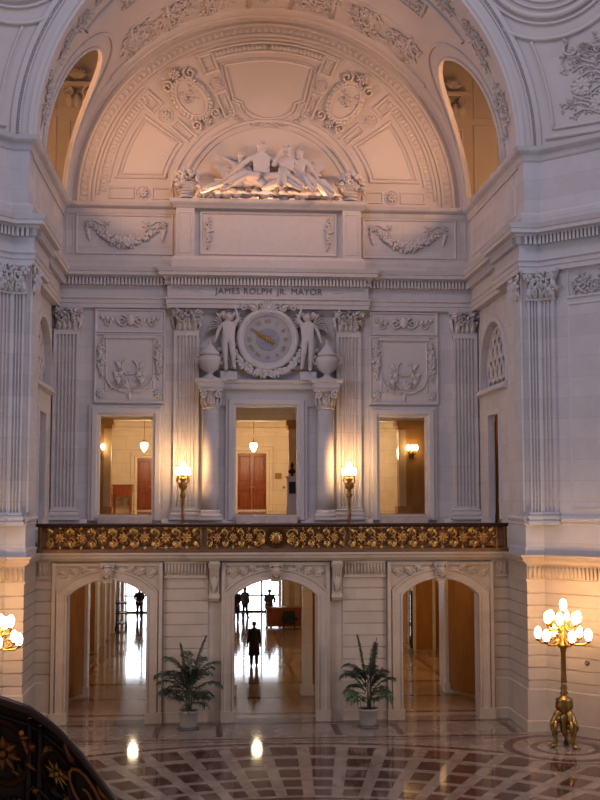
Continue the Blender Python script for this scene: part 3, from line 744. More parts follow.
person((1.05, 26.3, 0), 'person in a dark jacket leaning at the left end of the wooden reception desk', dict(chest=(0, -.08, 1.29), neckb=(0, -.13, 1.44), neck=(0, -.15, 1.5), head=(0, -.18, 1.6), crown=(0, -.19, 1.68), sL=(.17, -.11, 1.40), sR=(-.17, -.11, 1.40), eL=(.25, -.25, 1.2), wL=(.18, -.42, 1.12), eR=(-.25, -.25, 1.2), wR=(-.18, -.42, 1.12)), 'grey', .8, .15, scale=1.12)

# reception desk, far down the central passage
dk = empty('reception_desk', (1.78, 25.0, 0), 'red-brown wooden reception desk far down the central passage', 'desk')
MB().box(-.92, .92, -.35, .35, .08, 1.02).build('body', 'wood', dk); MB().box(-.97, .97, -.42, .42, 1.02, 1.08).build('desk_top', 'wood', dk)
p = MB()
for i in range(3): frame2(p, lambda u, v, d: (u, -.35-d, v), -.85+.6*i, -.35+.6*i, .2, .9, .03, .02)
p.build('panelling', 'wood', dk)
ch = empty('office_chair', (2.0, 23.9, 0), 'dark upholstered armchair standing in front of the wooden desk', 'chair')
MB().box(-.32, .32, -.3, .3, .35, .5).build('seat', 'black', ch); MB().box(-.32, .32, .22, .34, .5, .95).build('backrest', 'black', ch)
for sx in (-1, 1):
    MB().box(sx*.36-.05, sx*.36+.05, -.3, .3, .5, .66).build('armrest', 'black', ch)
    for sy in (-1, 1): MB().lathe([(.02, 0), (.03, .36)], (sx*.28, sy*.24, 0), 8).build('leg', 'blackmetal', ch)
# cart in left passage
ct = empty('wheeled_cart', (-6.85, 25.5, 0), 'dark metal wheeled cart against the side of the left passage', 'cart')
f = MB()
for sx in (-.28, .28):
    for sy in (-.45, .45): f.box(sx-.025, sx+.025, sy-.025, sy+.025, .12, 1.35)
for z in (.25, .8, 1.32): f.box(-.3, .3, -.47, .47, z-.025, z+.025)
f.build('frame', 'blackmetal', ct)
for sx in (-.28, .28):
    for sy in (-.45, .45): MB().lathe([(.06, -.02), (.06, .02)], (sx, sy, .06), 12, ax='y').build('wheel', 'blackmetal', ct)
# ================================================================== stone figures
def statue(loc, rz, pose, label, scale, group=None, wings=False, cloth=True, fat=1.15, cat='statue', tilt=None):
    fat = fat if wings else 1.38
    e = empty('stone_figure', loc, label, cat, group, rz)
    e.scale = (scale,)*3
    if tilt: e.rotation_euler = (tilt[0], tilt[1], rz)
    m, h, up = body(pose, fat, True); face(m, h, (0, -1, 0)); m.build('body', 'relief', e)
    hr = MB()
    for i in range(14):
        a = i*2.4; t = i/13; hr.ball(tuple(h+Vector((.085*cos(a)*(1-t*.5), .03+.07*sin(a)*(1-t*.5), .03+.09*t))), .035, 6, 5)
    hr.build('hair', 'relief', e)
    J = dict(BASE); J.update(pose); P = lambda k: Vector(J[k])
    if cloth:
        c = MB(); q = random.Random(3)
        for i in range(7):
            o = Vector((q.uniform(-.08, .08), q.uniform(-.1, .05), 0))
            a = P('pelvis')+o; kk = P('kL' if i % 2 else 'kR')+o; aa = P('aL' if i % 2 else 'aR')+o*1.4+Vector((0, .04, .05))
            c.tube([a+Vector((0, 0, .08)), a.lerp(kk, .5)+Vector((0, -.02, 0)), kk+Vector((0, 0, 0)), kk.lerp(aa, .6), aa], [.05, .075, .08, .06, .04], 7)
        c.build('drapery', 'relief', e)
    if wings:
        for s in (-1, 1):
            wv = MB()
            for k in range(6):
                b0 = P('chest')+Vector((s*.12, .12, .1)); tip = b0+Vector((s*(.25+.09*k), .10, .42-.17*k))
                wv.tube([b0, b0.lerp(tip, .5)+Vector((s*.06, .02, .1)), tip], [.04, .07, .02], 6, flat=.4)
            wv.build('wing', 'relief', e)
    return e
# two winged boys flanking the clock
for sx, side in ((-1, 'left'), (1, 'right')):
    pose = dict(sL=(.17, 0, 1.42), eL=(.30, -.08, 1.55), wL=(.22, -.12, 1.82), eR=(-.3, 0, 1.2), wR=(-.36, -.08, 1.0), kL=(.14, -.12, .55), aL=(.18, .0, .15), tL=(.2, -.12, .08), kR=(-.08, -.06, .5), aR=(-.06, .02, .08), tR=(-.06, -.14, .04), head=(.03, -.03, 1.62), crown=(.04, -.03, 1.7))
    if sx > 0: pose = {(k[:-1]+('R' if k[-1] == 'L' else 'L') if k[-1] in 'LR' else k): (-v[0], v[1], v[2]) for k, v in pose.items()}
    r = MB(); w = wallmap(YU-.1); qq = random.Random(23)
    for i in range(9): r.tube([w(sx*(1.25+.06*i), 13.7-.12*i, .1), w(sx*(1.55+.05*sin(i)), 12.9-.1*i, .2), w(sx*(1.3+.09*i), 12.2-.06*i, .14), w(sx*(1.15+.1*i), 11.6, .1)], [.05, .09, .08, .05], 6)
    for i in range(22): r.ball(w(sx*qq.uniform(1.05, 1.8), qq.uniform(11.5, 13.7), .06), (qq.uniform(.08, .16), .1, qq.uniform(.08, .18)), 7, 5)
    tag(r.build('carved_cloth', 'relief'), 'billowing carved cloth behind the winged figure on the %s of the clock' % side, 'relief', 'carved cloths behind the clock figures')
    st = statue((sx*1.46-.02, YU-.42, 11.5), 0, pose, 'winged stone figure leaning on the %s side of the clock, one arm raised' % side, 1.22, 'winged figures beside the clock', wings=True, cloth=False, fat=1.5)
# tympanum group on the attic ledge
ZL = 17.86
seatpose = dict(pelvis=(0, 0, .42), waist=(0, -.02, .56), chest=(0, -.04, .78), neckb=(0, -.05, .93), neck=(0, -.06, .99), head=(0, -.08, 1.09), crown=(0, -.08, 1.17),
                sL=(.18, -.04, .88), sR=(-.18, -.04, .88), eL=(.4, -.08, .72), wL=(.62, -.1, .6), eR=(-.4, -.06, .72), wR=(-.62, -.1, .5),
                hL=(.1, -.03, .38), kL=(.4, -.32, .42), aL=(.75, -.32, .15), tL=(.88, -.38, .1), hR=(-.1, -.03, .38), kR=(-.38, -.34, .40), aR=(-.75, -.3, .14), tR=(-.88, -.35, .1))
statue((-.28, YU-.55, ZL+.05), 0, seatpose, 'large seated stone figure with outstretched arms at the centre of the lunette group', 1.72, 'sculpted group in the lunette')
p2 = dict(seatpose); p2.update(eL=(.34, -.12, .62), wL=(.42, -.2, .36), eR=(-.32, -.1, .7), wR=(-.2, -.2, .95), aL=(.5, -.5, .1), kL=(.35, -.3, .45), tL=(.56, -.58, .05), kR=(-.15, -.36, .5), aR=(-.2, -.4, .1), tR=(-.2, -.52, .05))
statue((.62, YU-.5, ZL+.08), .15, p2, 'stone figure seated just right of the central lunette figure, hand to chin', 1.6, 'sculpted group in the lunette')
p3 = dict(seatpose); p3.update(eL=(.3, -.1, .66), wL=(.46, -.14, .4), eR=(-.3, -.1, .7), wR=(-.42, -.14, .85), kL=(.5, -.2, .35), aL=(.72, -.2, .02), tL=(.84, -.28, .0))
statue((1.12, YU-.45, ZL+.0), -.2, p3, 'stone figure bending outward at the right end of the lunette group', 1.62, 'sculpted group in the lunette')
p4 = dict(seatpose); p4.update(eR=(-.36, -.1, .95), wR=(-.6, -.1, 1.05), eL=(.3, -.1, .6), wL=(.35, -.2, .4), kR=(-.6, -.15, .3), aR=(-1.0, -.15, .08), tR=(-1.12, -.2, .05))
statue((-1.05, YU-.4, ZL+.05), .2, p4, 'stone figure reclining at the left end of the lunette group beside the wing', 1.4, 'sculpted group in the lunette')
r = MB(); w = wallmap(YU-.2)
wpath = [(-.9, 19.2), (-1.4, 19.5), (-1.75, 19.45), (-2.0, 19.5), (-2.15, 19.25), (-1.95, 19.05), (-1.75, 18.85), (-1.7, 18.5), (-1.75, 18.2), (-1.2, 18.0), (-.8, 18.4)]
r.prism(wpath, wallmap(YU-.12), 0, .3)
for k in range(7): r.tube([w(-.9-.05*k, 19.3-.13*k, .12), w(-1.4-.04*k, 19.42-.15*k, .2), w(-2.0+.07*k, 19.42-.18*k, .1)], [.06, .09, .03], 6)
tag(r.build('carved_wing', 'relief'), 'large carved stone wing spreading at the left of the lunette sculpture', 'sculpture')
r = MB(); r.prism([(1.3, 18.0), (1.35, 19.2), (1.65, 19.45), (1.95, 19.4), (2.12, 19.15), (1.9, 19.0), (1.8, 18.7), (1.95, 18.3), (2.3, 18.0)], wallmap(YU-.12), 0, .3)
for k in range(6): r.tube([w(1.35, 19.0-.13*k, .12), w(1.65, 19.25-.15*k, .2), w(2.0-.03*k, 19.28-.2*k, .08)], [.06, .09, .03], 6)
tag(r.build('carved_drapery', 'relief'), 'billowing carved stone cloth at the right of the lunette sculpture', 'sculpture')
r = MB(); q = random.Random(15)
for i in range(40):
    x = q.uniform(-1.75, 1.75); z = ZL+.15+q.random()*(1.45-.45*abs(x)); r.ball((x, YU-.16, z), (q.uniform(.14, .26), .13, q.uniform(.12, .24)), 8, 6)
for i in range(14):
    x = -1.7+.26*i; r.tube([(x, YU-.3, ZL+.3), (x+.12, YU-.36, ZL+.75), (x+.32*(1 if i % 2 else -1), YU-.28, ZL+1.2-.25*abs(x))], [.06, .08, .04], 6)
tag(r.build('carved_cloud_mass', 'relief'), 'billowing stone cloud mass behind the lunette figures', 'sculpture')
r = MB(); q = random.Random(5)
for i in range(46):
    x = -2.3+4.6*i/45; r.ball((x, YU-.5+q.uniform(-.15, .15), ZL+.12+q.uniform(0, .12)), (q.uniform(.12, .28), .18, q.uniform(.08, .16)), 7, 5)
for i in range(10): x = -2.2+.48*i; r.tube([(x, YU-.5, ZL+.15), (x+.25, YU-.72, ZL+.22), (x+.6, YU-.7, ZL+.1)], [.05, .08, .03], 6)
tag(r.build('rocky_base', 'relief'), 'rough carved ledge of stone folds that the lunette figures sit on', 'sculpture')
# flower baskets
for sx, side in ((-1, 'left'), (1, 'right')):
    e = empty('flower_basket', (sx*3.02-.02, YU-.45, ZL), 'carved stone basket heaped with flowers at the %s end of the attic ledge' % side, 'basket', 'stone flower baskets on the ledge')
    b = MB().lathe([(.26, 0), (.24, .05), (.33, .25), (.44, .48), (.47, .5), (.44, .53)], n=20)
    for k in range(4): b.ribbon([((.27+.05*k)*cos(R(15*i)), (.27+.05*k)*sin(R(15*i))) for i in range(24)], [(0, .1+.1*k), (.04, .13+.1*k), (0, .16+.1*k)], plan, closed=True)
    b.build('basket', 'relief', e)
    fl = MB(); q = random.Random(9)
    for i in range(75):
        a = q.uniform(0, 6.28); t = q.uniform(0, 1.35); p = (.5*sin(t)*cos(a), .42*sin(t)*sin(a), .5+.55*cos(t)); fl.ball(p, q.uniform(.07, .11), 6, 5)
    for i in range(14): a = q.uniform(0, 6.28); leafr(fl, lambda u, v, d: (u, -.3-d, v), q.uniform(-.4, .4), q.uniform(.4, .8), .22, a, .4, .08)
    fl.build('flowers', 'relief', e)
    s = MB()
    for i in range(12): s.ball((-sx*(.5+.06*i), 0, .1+.08*(i % 3)), (.11, .12, .1), 6, 5)
    s.build('trailing_fruit', 'relief', e)

# ================================================================== UPPER SIDE WALLS
for sx, side in ((-1, 'left'), (1, 'right')):
    m = MB(); X0 = sx*7.85
    mpY = lambda u, v, d: (X0+sx*d, u, v)          # u = world Y, d = outwards
    # wall with niche (lunette) and doorway
    ya, yb, yc, hw = -.4, 6.2, 3.05, 1.8
    m.prism([(ya, 5.2), (ya, 14), (yc-hw, 14), (yc-hw, 10.8), (2.3, 10.8), (2.3, 5.2)], mpY, 0, .14)
    m.prism([(yb, 5.2), (yb, 14), (yc+hw, 14), (yc+hw, 10.8), (3.75, 10.8), (3.75, 5.2)], mpY, 0, .14)
    m.prism([(2.3, 9.83), (2.3, 10.8), (3.75, 10.8), (3.75, 9.83)], mpY, 0, .14)
    top = [(yc+hw*cos(a), 11.3+hw*sin(a)) for a in [pi*i/16 for i in range(17)]]
    m.prism([(yc-hw, 14), (yc+hw, 14)]+top, mpY, 0, .3)
    m.prism([(yc-hw, 10.8), (yc-hw, 13.3), (yc+hw, 13.3), (yc+hw, 10.8)], mpY, .3, .5)
    struct(m, 'wall_%s_upper' % side, 'stone', 'upper stone side wall with arched recess, %s side' % side)
    t = MB(); mp2 = lambda u, v, d: (X0-sx*d, u, v)
    pth = [(yc+hw*cos(a), 11.3+hw*sin(a)) for a in [pi-pi*i/20 for i in range(21)]]
    t.ribbon([(yc-hw, 10.8)]+pth+[(yc+hw, 10.8)], [(0, 0), (0, .08), (-.08, .1), (-.12, .06), (-.2, .06), (-.22, 0)], mp2)
    t.ribbon([(yc-hw-.2, 10.72), (yc+hw+.2, 10.72)], [(-.1, 0), (-.1, .12), (0, .16), (.04, .22), (.1, .22), (.14, 0)][::-1], mp2)
    t.ribbon([(2.3, 6.2), (2.3, 9.83), (3.75, 9.83), (3.75, 6.2)], [(0, 0), (0, .08), (-.15, .08), (-.18, 0)], mp2)
    struct(t, 'trim_%d' % (12 if sx < 0 else 13), 'relief', 'mouldings of the arched recess, %s side wall' % side)
    g = MB(); gm = lambda u, v, d: (X0+sx*(.25-d), u, v)
    for k in range(-3, 4):
        for s in (-1, 1):
            pts = [(yc+.6*k+s*(q-.9), 11.0+q*1.25) for q in [i*.15 for i in range(14)]]
            pts = [p for p in pts if hypot(p[0]-yc, max(0, p[1]-11.3)) < hw-.03 and abs(p[0]-yc) < hw-.03]
            if len(pts) > 1: g.tube([gm(a, b, .03) for a, b in pts], .05, 5)
    for k in range(-2, 3):
        for j in range(3):
            u, v = yc+.6*k, 11.25+.75*j
            if hypot(u-yc, v-11.3) < hw-.2: rosette(g, gm, u, v, .2, 8, .06)
    g.tube([gm(a*.93+yc*.07, b*.93+11.3*.07, .05) for a, b in pth], .05, 5)
    tag(g.build('lunette_grille', 'relief'), 'arched lattice grille with rosettes in the %s side wall above the balcony' % side, 'grille', 'lattice grilles in the side walls')
    # pier block with bent pilaster
    m = MB(); P = lambda x, y: (sx*x, y)
    m.prism([P(8+DG, -2.2-DG), P(8, -2.2), P(7.45, -2.2), P(7.45, -.35), P(7.9, -.35), P(7.9, .5), P(8.6, .5), P(8+DG+.4, -2.2-DG+.4)], plan, 5.2, 14)
    struct(m, 'wall_%s_pier' % side, 'stone', 'upper stone pier and diagonal wall, %s side' % side)
    e = empty('corner_pilaster', (0, 0, 0), 'fluted stone pilaster folded around the corner of the %s pier' % side, 'pilaster', 'folded pilasters on the corner piers')
    s = MB(); d = .14
    c1 = (8.0-.06, -2.2-d); k = .7071
    pa = flute_line((7.58, -2.2-d), c1, 3, .07, .04)[:-1] + flute_line(c1, (c1[0]+.42*k*1.1, c1[1]-.42*k*1.1), 3, .07, .04)
    endx, endy = pa[-1]
    poly = [(7.58, -2.1)]+pa+[(endx+d*k*1.3, endy+d*k*1.3), (8.05, -2.1)]
    poly = [P(*p) for p in poly]
    s.prism(poly, plan, 6.5, 12.95); s.build('shaft', 'stone', e)
    edge = [P(7.56, -2.15), P(7.56, -2.2-d-.01), P(c1[0], c1[1]-.01), P(endx, endy-.015), P(endx+.15, endy+.15)]
    if sx < 0: edge = edge[::-1]
    b = MB().ribbon(edge, [(-.12, 6.12), (.1, 6.12), (.1, 6.22), (.05, 6.25), (.08, 6.3), (.08, 6.36), (.02, 6.4), (.04, 6.46), (0, 6.5), (-.12, 6.5)], plan, cprof=True); b.build('base', 'relief', e)
    c = MB(); c.ribbon(edge, [(-.12, 12.93), (.02, 12.93), (.04, 12.97), (0, 13.02), (.02, 13.55), (.12, 13.74), (.16, 13.76), (.16, 13.86), (-.12, 13.86)], plan, cprof=True)
    wa = lambda u, v, dd: (sx*u, -2.2-d-dd, v); wb = lambda u, v, dd: (sx*(c1[0]+u*k-dd*k), c1[1]-u*k-dd*k, v)
    for w_, us in ((wa, (7.62, 7.80, 7.96)), (wb, (.1, .28, .46))):
        for i, u in enumerate(us):
            leafr(c, w_, u, 13.0, .34, pi/2, .3, .12, 5); rball(c, w_, u, 13.33, .055, .13)
            leafr(c, w_, u+.06, 13.2, .36, pi/2, .3, .15, 5); rball(c, w_, u+.06, 13.55, .05, .16)
    qq = random.Random(19)
    for i in range(22):
        w_ = (wa, wb)[i % 2]; u_ = qq.uniform(7.5, 7.98) if i % 2 == 0 else qq.uniform(.02, .6); v_ = qq.uniform(13.05, 13.72)
        leafr(c, w_, u_, v_, .2, qq.uniform(.3, 2.8), .5, .14, 3); rball(c, w_, u_, v_, qq.uniform(.04, .07), .08+.14*(v_-13))
    for i in range(12):
        v_ = qq.uniform(13.05, 13.72); rball(c, lambda u, v, dd: (sx*(7.42-dd), u, v), qq.uniform(-2.2, -1.3), v_, qq.uniform(.04, .08), .05+.14*(v_-13))
    for w_, u in ((wa, 7.6), (wa, 7.93), (wb, .45), (wb, .1)): scroll(c, w_, u, 13.66, .11, pi/2, 1.4, .035, 1, .14); rball(c, w_, u, 13.66, .06, .15)
    # side return of the capital facing the bay
    ws = lambda u, v, dd: (sx*(7.45-dd), u, v)
    c.box(min(sx*7.40, sx*7.46), max(sx*7.40, sx*7.46), -2.2, -1.3, 12.95, 13.8)
    for i in range(3):
        u = -2.05+.3*i; leafr(c, ws, u, 13.0, .38, pi/2, .3, .12, 5); leafr(c, ws, u+.1, 13.25, .36, pi/2, .3, .14, 5); rball(c, ws, u, 13.36, .05, .12)
    for u in (-2.1, -1.4): scroll(c, ws, u, 13.66, .12, pi/2, 1.4, .035, 1, .12); rball(c, ws, u, 13.66, .06, .12)
    c.build('capital', 'relief', e)
    sp = MB(); sp.box(min(sx*7.38, sx*7.46), max(sx*7.38, sx*7.46), -2.2, -1.3, 6.5, 12.95); sp.build('side_shaft', 'stone', e)
    # pier plinth mouldings
    pth = [P(8+DG, -2.2-DG), P(8, -2.2), P(7.45, -2.2), P(7.45, -.35)]
    if sx > 0: pth = pth[::-1]
    b = MB().ribbon(pth, [(-.02, 5.2), (.04, 5.2), (.04, 5.40), (.01, 5.45), (.01, 6.10), (.05, 6.14), (.03, 6.2), (.06, 6.24), (.10, 6.30), (.06, 6.36), (-.02, 6.40)], plan, cprof=True)
    struct(b, 'baseboard_%s' % side, 'stone', 'moulded plinth of the upper pier, %s side' % side)
    # framed relief high on diagonal wall + plain panel
    b = MB(); dm = lambda u, v, dd: (sx*(8+u*k-dd*k), -2.2-u*k-dd*k, v)
    frame2(b, dm, .95, 8.5, 12.95, 13.85, .05, .04); frame2(b, dm, .95, 8.5, 6.6, 12.75, .04, .03)
    struct(b, 'trim_%d' % (14 if sx < 0 else 15), 'relief', 'panel mouldings on the diagonal wall, %s side' % side)
    b = MB(); foliage(b, dm, 1.2, 5, 13.15, 13.7, 26, .15, 31, .04); b.tube([dm(1.1, 13.4, 0), dm(5.1, 13.4, 0)], .02, 5)
    tag(b.build('acanthus_frieze_relief', 'relief'), 'carved acanthus strip high on the diagonal wall at the %s edge' % side, 'relief', 'acanthus strips on the diagonal walls')

# ================================================================== ENTABLATURE + ATTIC
EP = [(-8-DG, -2.2-DG), (-8, -2.2), (-7.45, -2.2), (-7.45, .7), (-7.7, .7), (-7.7, YU), (-3.6, YU), (-3.6, YU-.18), (3.6, YU-.18), (3.6, YU), (7.7, YU), (7.7, .7), (7.45, .7), (7.45, -2.2), (8, -2.2), (8+DG, -2.2-DG)]
ENT = [(-.4, 13.83), (.12, 13.83), (.12, 13.98), (.15, 14.0), (.15, 14.13), (.20, 14.17), (.20, 14.21), (.10, 14.24), (.10, 14.66), (.16, 14.70), (.16, 14.74), (.18, 14.70), (.18, 14.90), (.24, 14.93), (.26, 14.98), (.42, 15.0), (.42, 15.12), (.45, 15.14), (.50, 15.28), (-.4, 15.34)]
m = MB().ribbon(EP, ENT, plan, cprof=True)
for i in range(len(EP)-1):                    # dentils
    a = Vector(EP[i]); b = Vector(EP[i+1]); L = (b-a).length; t = (b-a)/L; nr = Vector((t.y, -t.x))
    if L < .4: continue
    n = int(L/.125)
    for j in range(-1, n+2):
        c0 = a+t*(j+.5)*L/n+nr*.22
        if j in (-1, n, n+1):
            continue
        q = [c0-t*.036-nr*.05, c0+t*.036-nr*.05, c0+t*.036+nr*.07, c0-t*.036+nr*.07]
        m.prism([tuple(x) for x in q], plan, 14.66, 14.92)
struct(m, 'trim_16', 'relief', 'main dentilled stone cornice running round the bay')
# frieze ornaments above inner pilasters
for sx in (-1, 1):
    pass
# inscription
ins = empty('frieze_inscription', (0, YU-.295, 14.46), 'line of incised capital letters on the frieze above the clock', 'inscription')
for wd_, x_ in (('JAMES', -1.50), ('ROLPH', -.40), ('JR.', .49), ('MAYOR', 1.40)):
    b = MB(); b.add(*text_mesh(wd_, .315, .008, (x_, 0, 0), 0, spacing=1.1)); b.build('carved_word', 'letter', ins)
for sx, side in ((-1, 'left'), (1, 'right')):
    o = MB(); w = wallmap(YU-.28)
    for j in range(3): leafr(o, w, sx*(2.35+.12*j), 14.46, .15, 0 if sx > 0 else pi, .35, .02)
    tag(o.build('frieze_sprig', 'relief'), 'small carved sprig at the %s end of the frieze lettering' % side, 'ornament', 'sprigs beside the lettering')

AP = [(-8-DG, -2.2-DG), (-8.05, -2.2), (-7.55, -2.2), (-7.55, YU), (7.55, YU), (7.55, -2.2), (8.05, -2.2), (8+DG, -2.2-DG)]
APROF = [(-.5, 15.3), (.14, 15.3), (.14, 15.62), (.06, 15.7), (0, 15.72), (0, 17.3), (.04, 17.34), (.06, 17.42), (.08, 17.52), (.2, 17.58), (.24, 17.62), (.28, 17.74), (-.5, 17.78)]
struct(MB().ribbon(AP, APROF, plan, cprof=True), 'wall_attic', 'stone', 'attic storey wall between the main cornice and the vault')
m = MB()
# centre block of attic
m.box(-3.42, 3.42, YU-.22, YU, 15.3, 17.55)
for sx in (-1, 1):
    m.box(sx*3.07-.34, sx*3.07+.34, YU-.42, YU-.15, 15.3, 17.6)
    frame2(m, wallmap(YU-.42), sx*3.07-.22, sx*3.07+.22, 15.85, 17.35, .03, .02)
m.ribbon([(-3.46, YU), (-3.46, YU-.42), (3.46, YU-.42), (3.46, YU)], [(-.3, 17.5), (.02, 17.52), (.08, 17.6), (.14, 17.66), (.18, 17.72), (.18, 17.84), (-.3, 17.86)], plan, cprof=True)
m.ribbon([(-3.46, YU), (-3.46, YU-.42), (3.46, YU-.42), (3.46, YU)], [(-.3, 15.3), (.1, 15.3), (.1, 15.6), (.02, 15.72), (-.3, 15.74)], plan, cprof=True)
frame2(m, wallmap(YU-.22), -2.5, 2.5, 15.85, 17.4, .06, .05)
for sx in (-1, 1): frame2(m, wallmap(YU), sx*5.3-1.75, sx*5.3+1.75, 15.85, 17.3, .05, .045); frame2(m, wallmap(YU), sx*7.3-.12, sx*7.3+.12, 15.85, 17.3, .02, .02)
for sx in (-1, 1):
    sm = lambda u, v, d: (sx*(7.55-d), u, v); frame2(m, sm, -1.2, 4.9, 15.85, 17.3, .04, .03)
struct(m, 'trim_17', 'relief', 'attic centre block with panel mouldings')
for sx, side in ((-1, 'left'), (1, 'right')):
    r = MB(); w = wallmap(YU); cx = sx*5.25
    swag(r, w, cx-1.25, 16.9, cx+1.25, 16.9, .62, .13, 30, 11)
    for s in (-1, 1):
        rosette(r, w, cx+s*1.35, 16.95, .16, 8, .07)
        for j in range(4): leafr(r, w, cx+s*1.35, 16.95-.12*j, .3, -pi/2+s*(.5-.2*j), .25, .05)
        r.tube([w(cx+s*(1.3-.1*i), 17.0+.08*sin(i*1.1), .03) for i in range(8)], .025, 5)
        foliage(r, w, cx+s*.75-.15, cx+s*.75+.15, 16.85, 16.95, 1, .16, 41+s, .03)
    tag(r.build('garland_relief', 'relief'), 'drooping carved fruit garland in the attic panel %s of the centre block' % side, 'relief', 'attic garland reliefs')
    r = MB(); w = wallmap(YU-.22)
    swag(r, w, sx*2.22, 17.2, sx*2.22, 16.05, 0, .08, 14, 12)
    tag(r.build('hanging_drop_relief', 'relief'), 'narrow vertical carved drop at the %s end of the blank attic panel' % side, 'relief', 'carved drops on the attic panel')

# ================================================================== VAULT
# tympanum wall
m = MB(); m.prism([(-RA-.15, ZS-.3)]+[(x, z) for x, z in arc(0, ZS, RA+.15, 180, 0, 64)]+[(RA+.15, ZS-.3)], mxy, YU+.12, YU+.5)
w = wallmap(YU+.12)
def ring(mb, r, a0=0, a1=180, prof=None, n=72):
    mb.ribbon(arc(0, ZS+.0, r, a0, a1, n), prof or [(-.06, 0), (-.05, .05), (0, .08), (.05, .05), (.06, 0)], w)
ring(m, 7.35, prof=[(-.1, 0), (-.1, .16), (0, .2), (.06, .12), (.12, .12), (.14, 0)])
ring(m, 7.02, prof=[(-.05, 0), (-.04, .07), (.04, .07), (.05, 0)]); ring(m, 6.62, prof=[(-.05, 0), (-.04, .07), (.04, .07), (.05, 0)])
ring(m, 6.46, prof=[(-.04, 0), (-.03, .05), (.03, .05), (.04, 0)])
ring(m, 3.3, prof=[(-.08, 0), (-.07, .06), (0, .09), (.07, .04), (.09, 0)]); ring(m, 3.05, prof=[(-.03, 0), (-.02, .04), (.02, .04), (.03, 0)])
for i in range(90):                        # leaf band in outer ring
    a = R(1+178*i/89); leafr(m, w, 6.70*cos(a), ZS+6.70*sin(a), .26, a, .38, .035, 3)
# radial panels
def ptc(r, a): return (r*cos(R(a)), ZS+r*sin(R(a)))
MP = [(-.05, 0), (-.045, .05), (0, .07), (.045, .04), (.05, 0)]
for s in (0, 1):
    A = (lambda a: 180-a) if s else (lambda a: a)
    def path(L): return [ptc(r, A(a)) for r, a in L]
    def seg(r, a0, a1, n=10): return [(r, a0+(a1-a0)*i/n) for i in range(n+1)]
    # trapezoid panel with outline of radius 4..5.65, angle ~11..36 (straight bottom)
    bz = 1.02
    Lp = [(5.75*1, math.degrees(math.asin(bz/5.75)))] + seg(5.72, 13, 36) + seg(4.0, 36, 17) + [(3.98, math.degrees(math.asin(bz/3.98)))]
    m.ribbon(path(Lp), MP, w, closed=True); 
    Lp2 = [(5.6, math.degrees(math.asin((bz+.13)/5.6)))] + seg(5.57, 14, 34.6) + seg(4.15, 34.6, 18.5) + [(4.13, math.degrees(math.asin((bz+.13)/4.13)))]
    m.ribbon(path(Lp2), [(o*.6, d*.6) for o, d in MP], w, closed=True)
    # leaf band around panel 6.0-6.3
    m.ribbon(path(seg(6.32, 3, 44, 24)), MP, w); m.ribbon(path(seg(5.98, 8, 41, 24)), MP, w)
    for i in range(26):
        a = A(5+36*i/25); leafr(m, w, 6.02*cos(R(a)), ZS+6.02*sin(R(a)), .24, R(a), .4, .045, 3)
    # bottom border with fret boxes and rosette
    x = -1 if s else 1
    frame2(m, w, min(x*5.9, x*5.0), max(x*5.9, x*5.0), ZS+.22, ZS+.62, .04, .04); frame2(m, w, min(x*3.55, x*4.3), max(x*3.55, x*4.3), ZS+.22, ZS+.62, .04, .04)
    rosette(m, w, x*4.65, ZS+.42, .2, 8, .06); m.ribbon([(x*4.65+.26*cos(q*pi/8), ZS+.42+.26*sin(q*pi/8)) for q in range(16)], [(-.02, 0), (0, .03), (.02, 0)], w, closed=True)
    # inner band
    m.ribbon(path(seg(3.66, 8, 64, 20)), MP, w)
    # radial fret compartments each side of the cartouche
    for ang in (41.5, 67.5):
        m.ribbon(path([(6.25, ang-2.3), (6.25, ang+2.3), (5.55, ang+2.6), (5.55, ang-2.6)]), MP, w, closed=True)
        m.ribbon(path([(6.1, ang-1.2), (6.1, ang+1.2), (5.7, ang+1.2), (5.7, ang-1.2)]), [(o*.5, d*.5) for o, d in MP], w, closed=True)
        u, v = ptc(5.12, A(ang)); rosette(m, w, u, v, .2, 8, .05); m.ribbon([(u+.28*cos(q*pi/8), v+.28*sin(q*pi/8)) for q in range(16)], [(-.02, 0), (0, .03), (.02, 0)], w, closed=True)
        m.ribbon(path([(4.7, ang-2.4), (4.7, ang+2.4), (3.75, ang+2.8), (3.75, ang-2.8)]), MP, w, closed=True)
        m.ribbon(path([(4.55, ang-1.0), (4.55, ang+1.0), (3.9, ang+1.1), (3.9, ang-1.1)]), [(o*.5, d*.5) for o, d in MP], w, closed=True)
    m.ribbon(path(seg(6.32, 64, 90, 14)), MP, w); m.ribbon(path(seg(5.98, 69.5, 90, 14)), MP, w)
    for i in range(15):
        a = A(70+20*i/14); leafr(m, w, 6.02*cos(R(a)), ZS+6.02*sin(R(a)), .24, R(a), .4, .045, 3)
# big central panel with concave bottom
cp = [ptc(5.62, a) for a in [107-34*i/12 for i in range(13)]]
cp += [(1.32, ZS+4.1), (1.0, ZS+3.98)] + [(1.0*cos(-a), ZS+3.98-.62*sin(a)) for a in [pi*i/10 for i in range(1, 10)]] + [(-1.0, ZS+3.98), (-1.32, ZS+4.1)]
m.ribbon(cp, MP, w, closed=True)
sc = lambda k: [(x*k, ZS+4.85+(z-ZS-4.85)*k) for x, z in cp]
m.ribbon(sc(1.1), [(o*.7, d*.7) for o, d in MP], w, closed=True)
for i in range(17):
    t = i/16; a = pi*t; u, v = 1.45*cos(a), ZS+3.72-.62*sin(a); rosette(m, w, u, v, .11, 6, .04)
struct(m, 'wall_tympanum', 'plaster', 'half-round plaster wall under the vault with moulded panels')
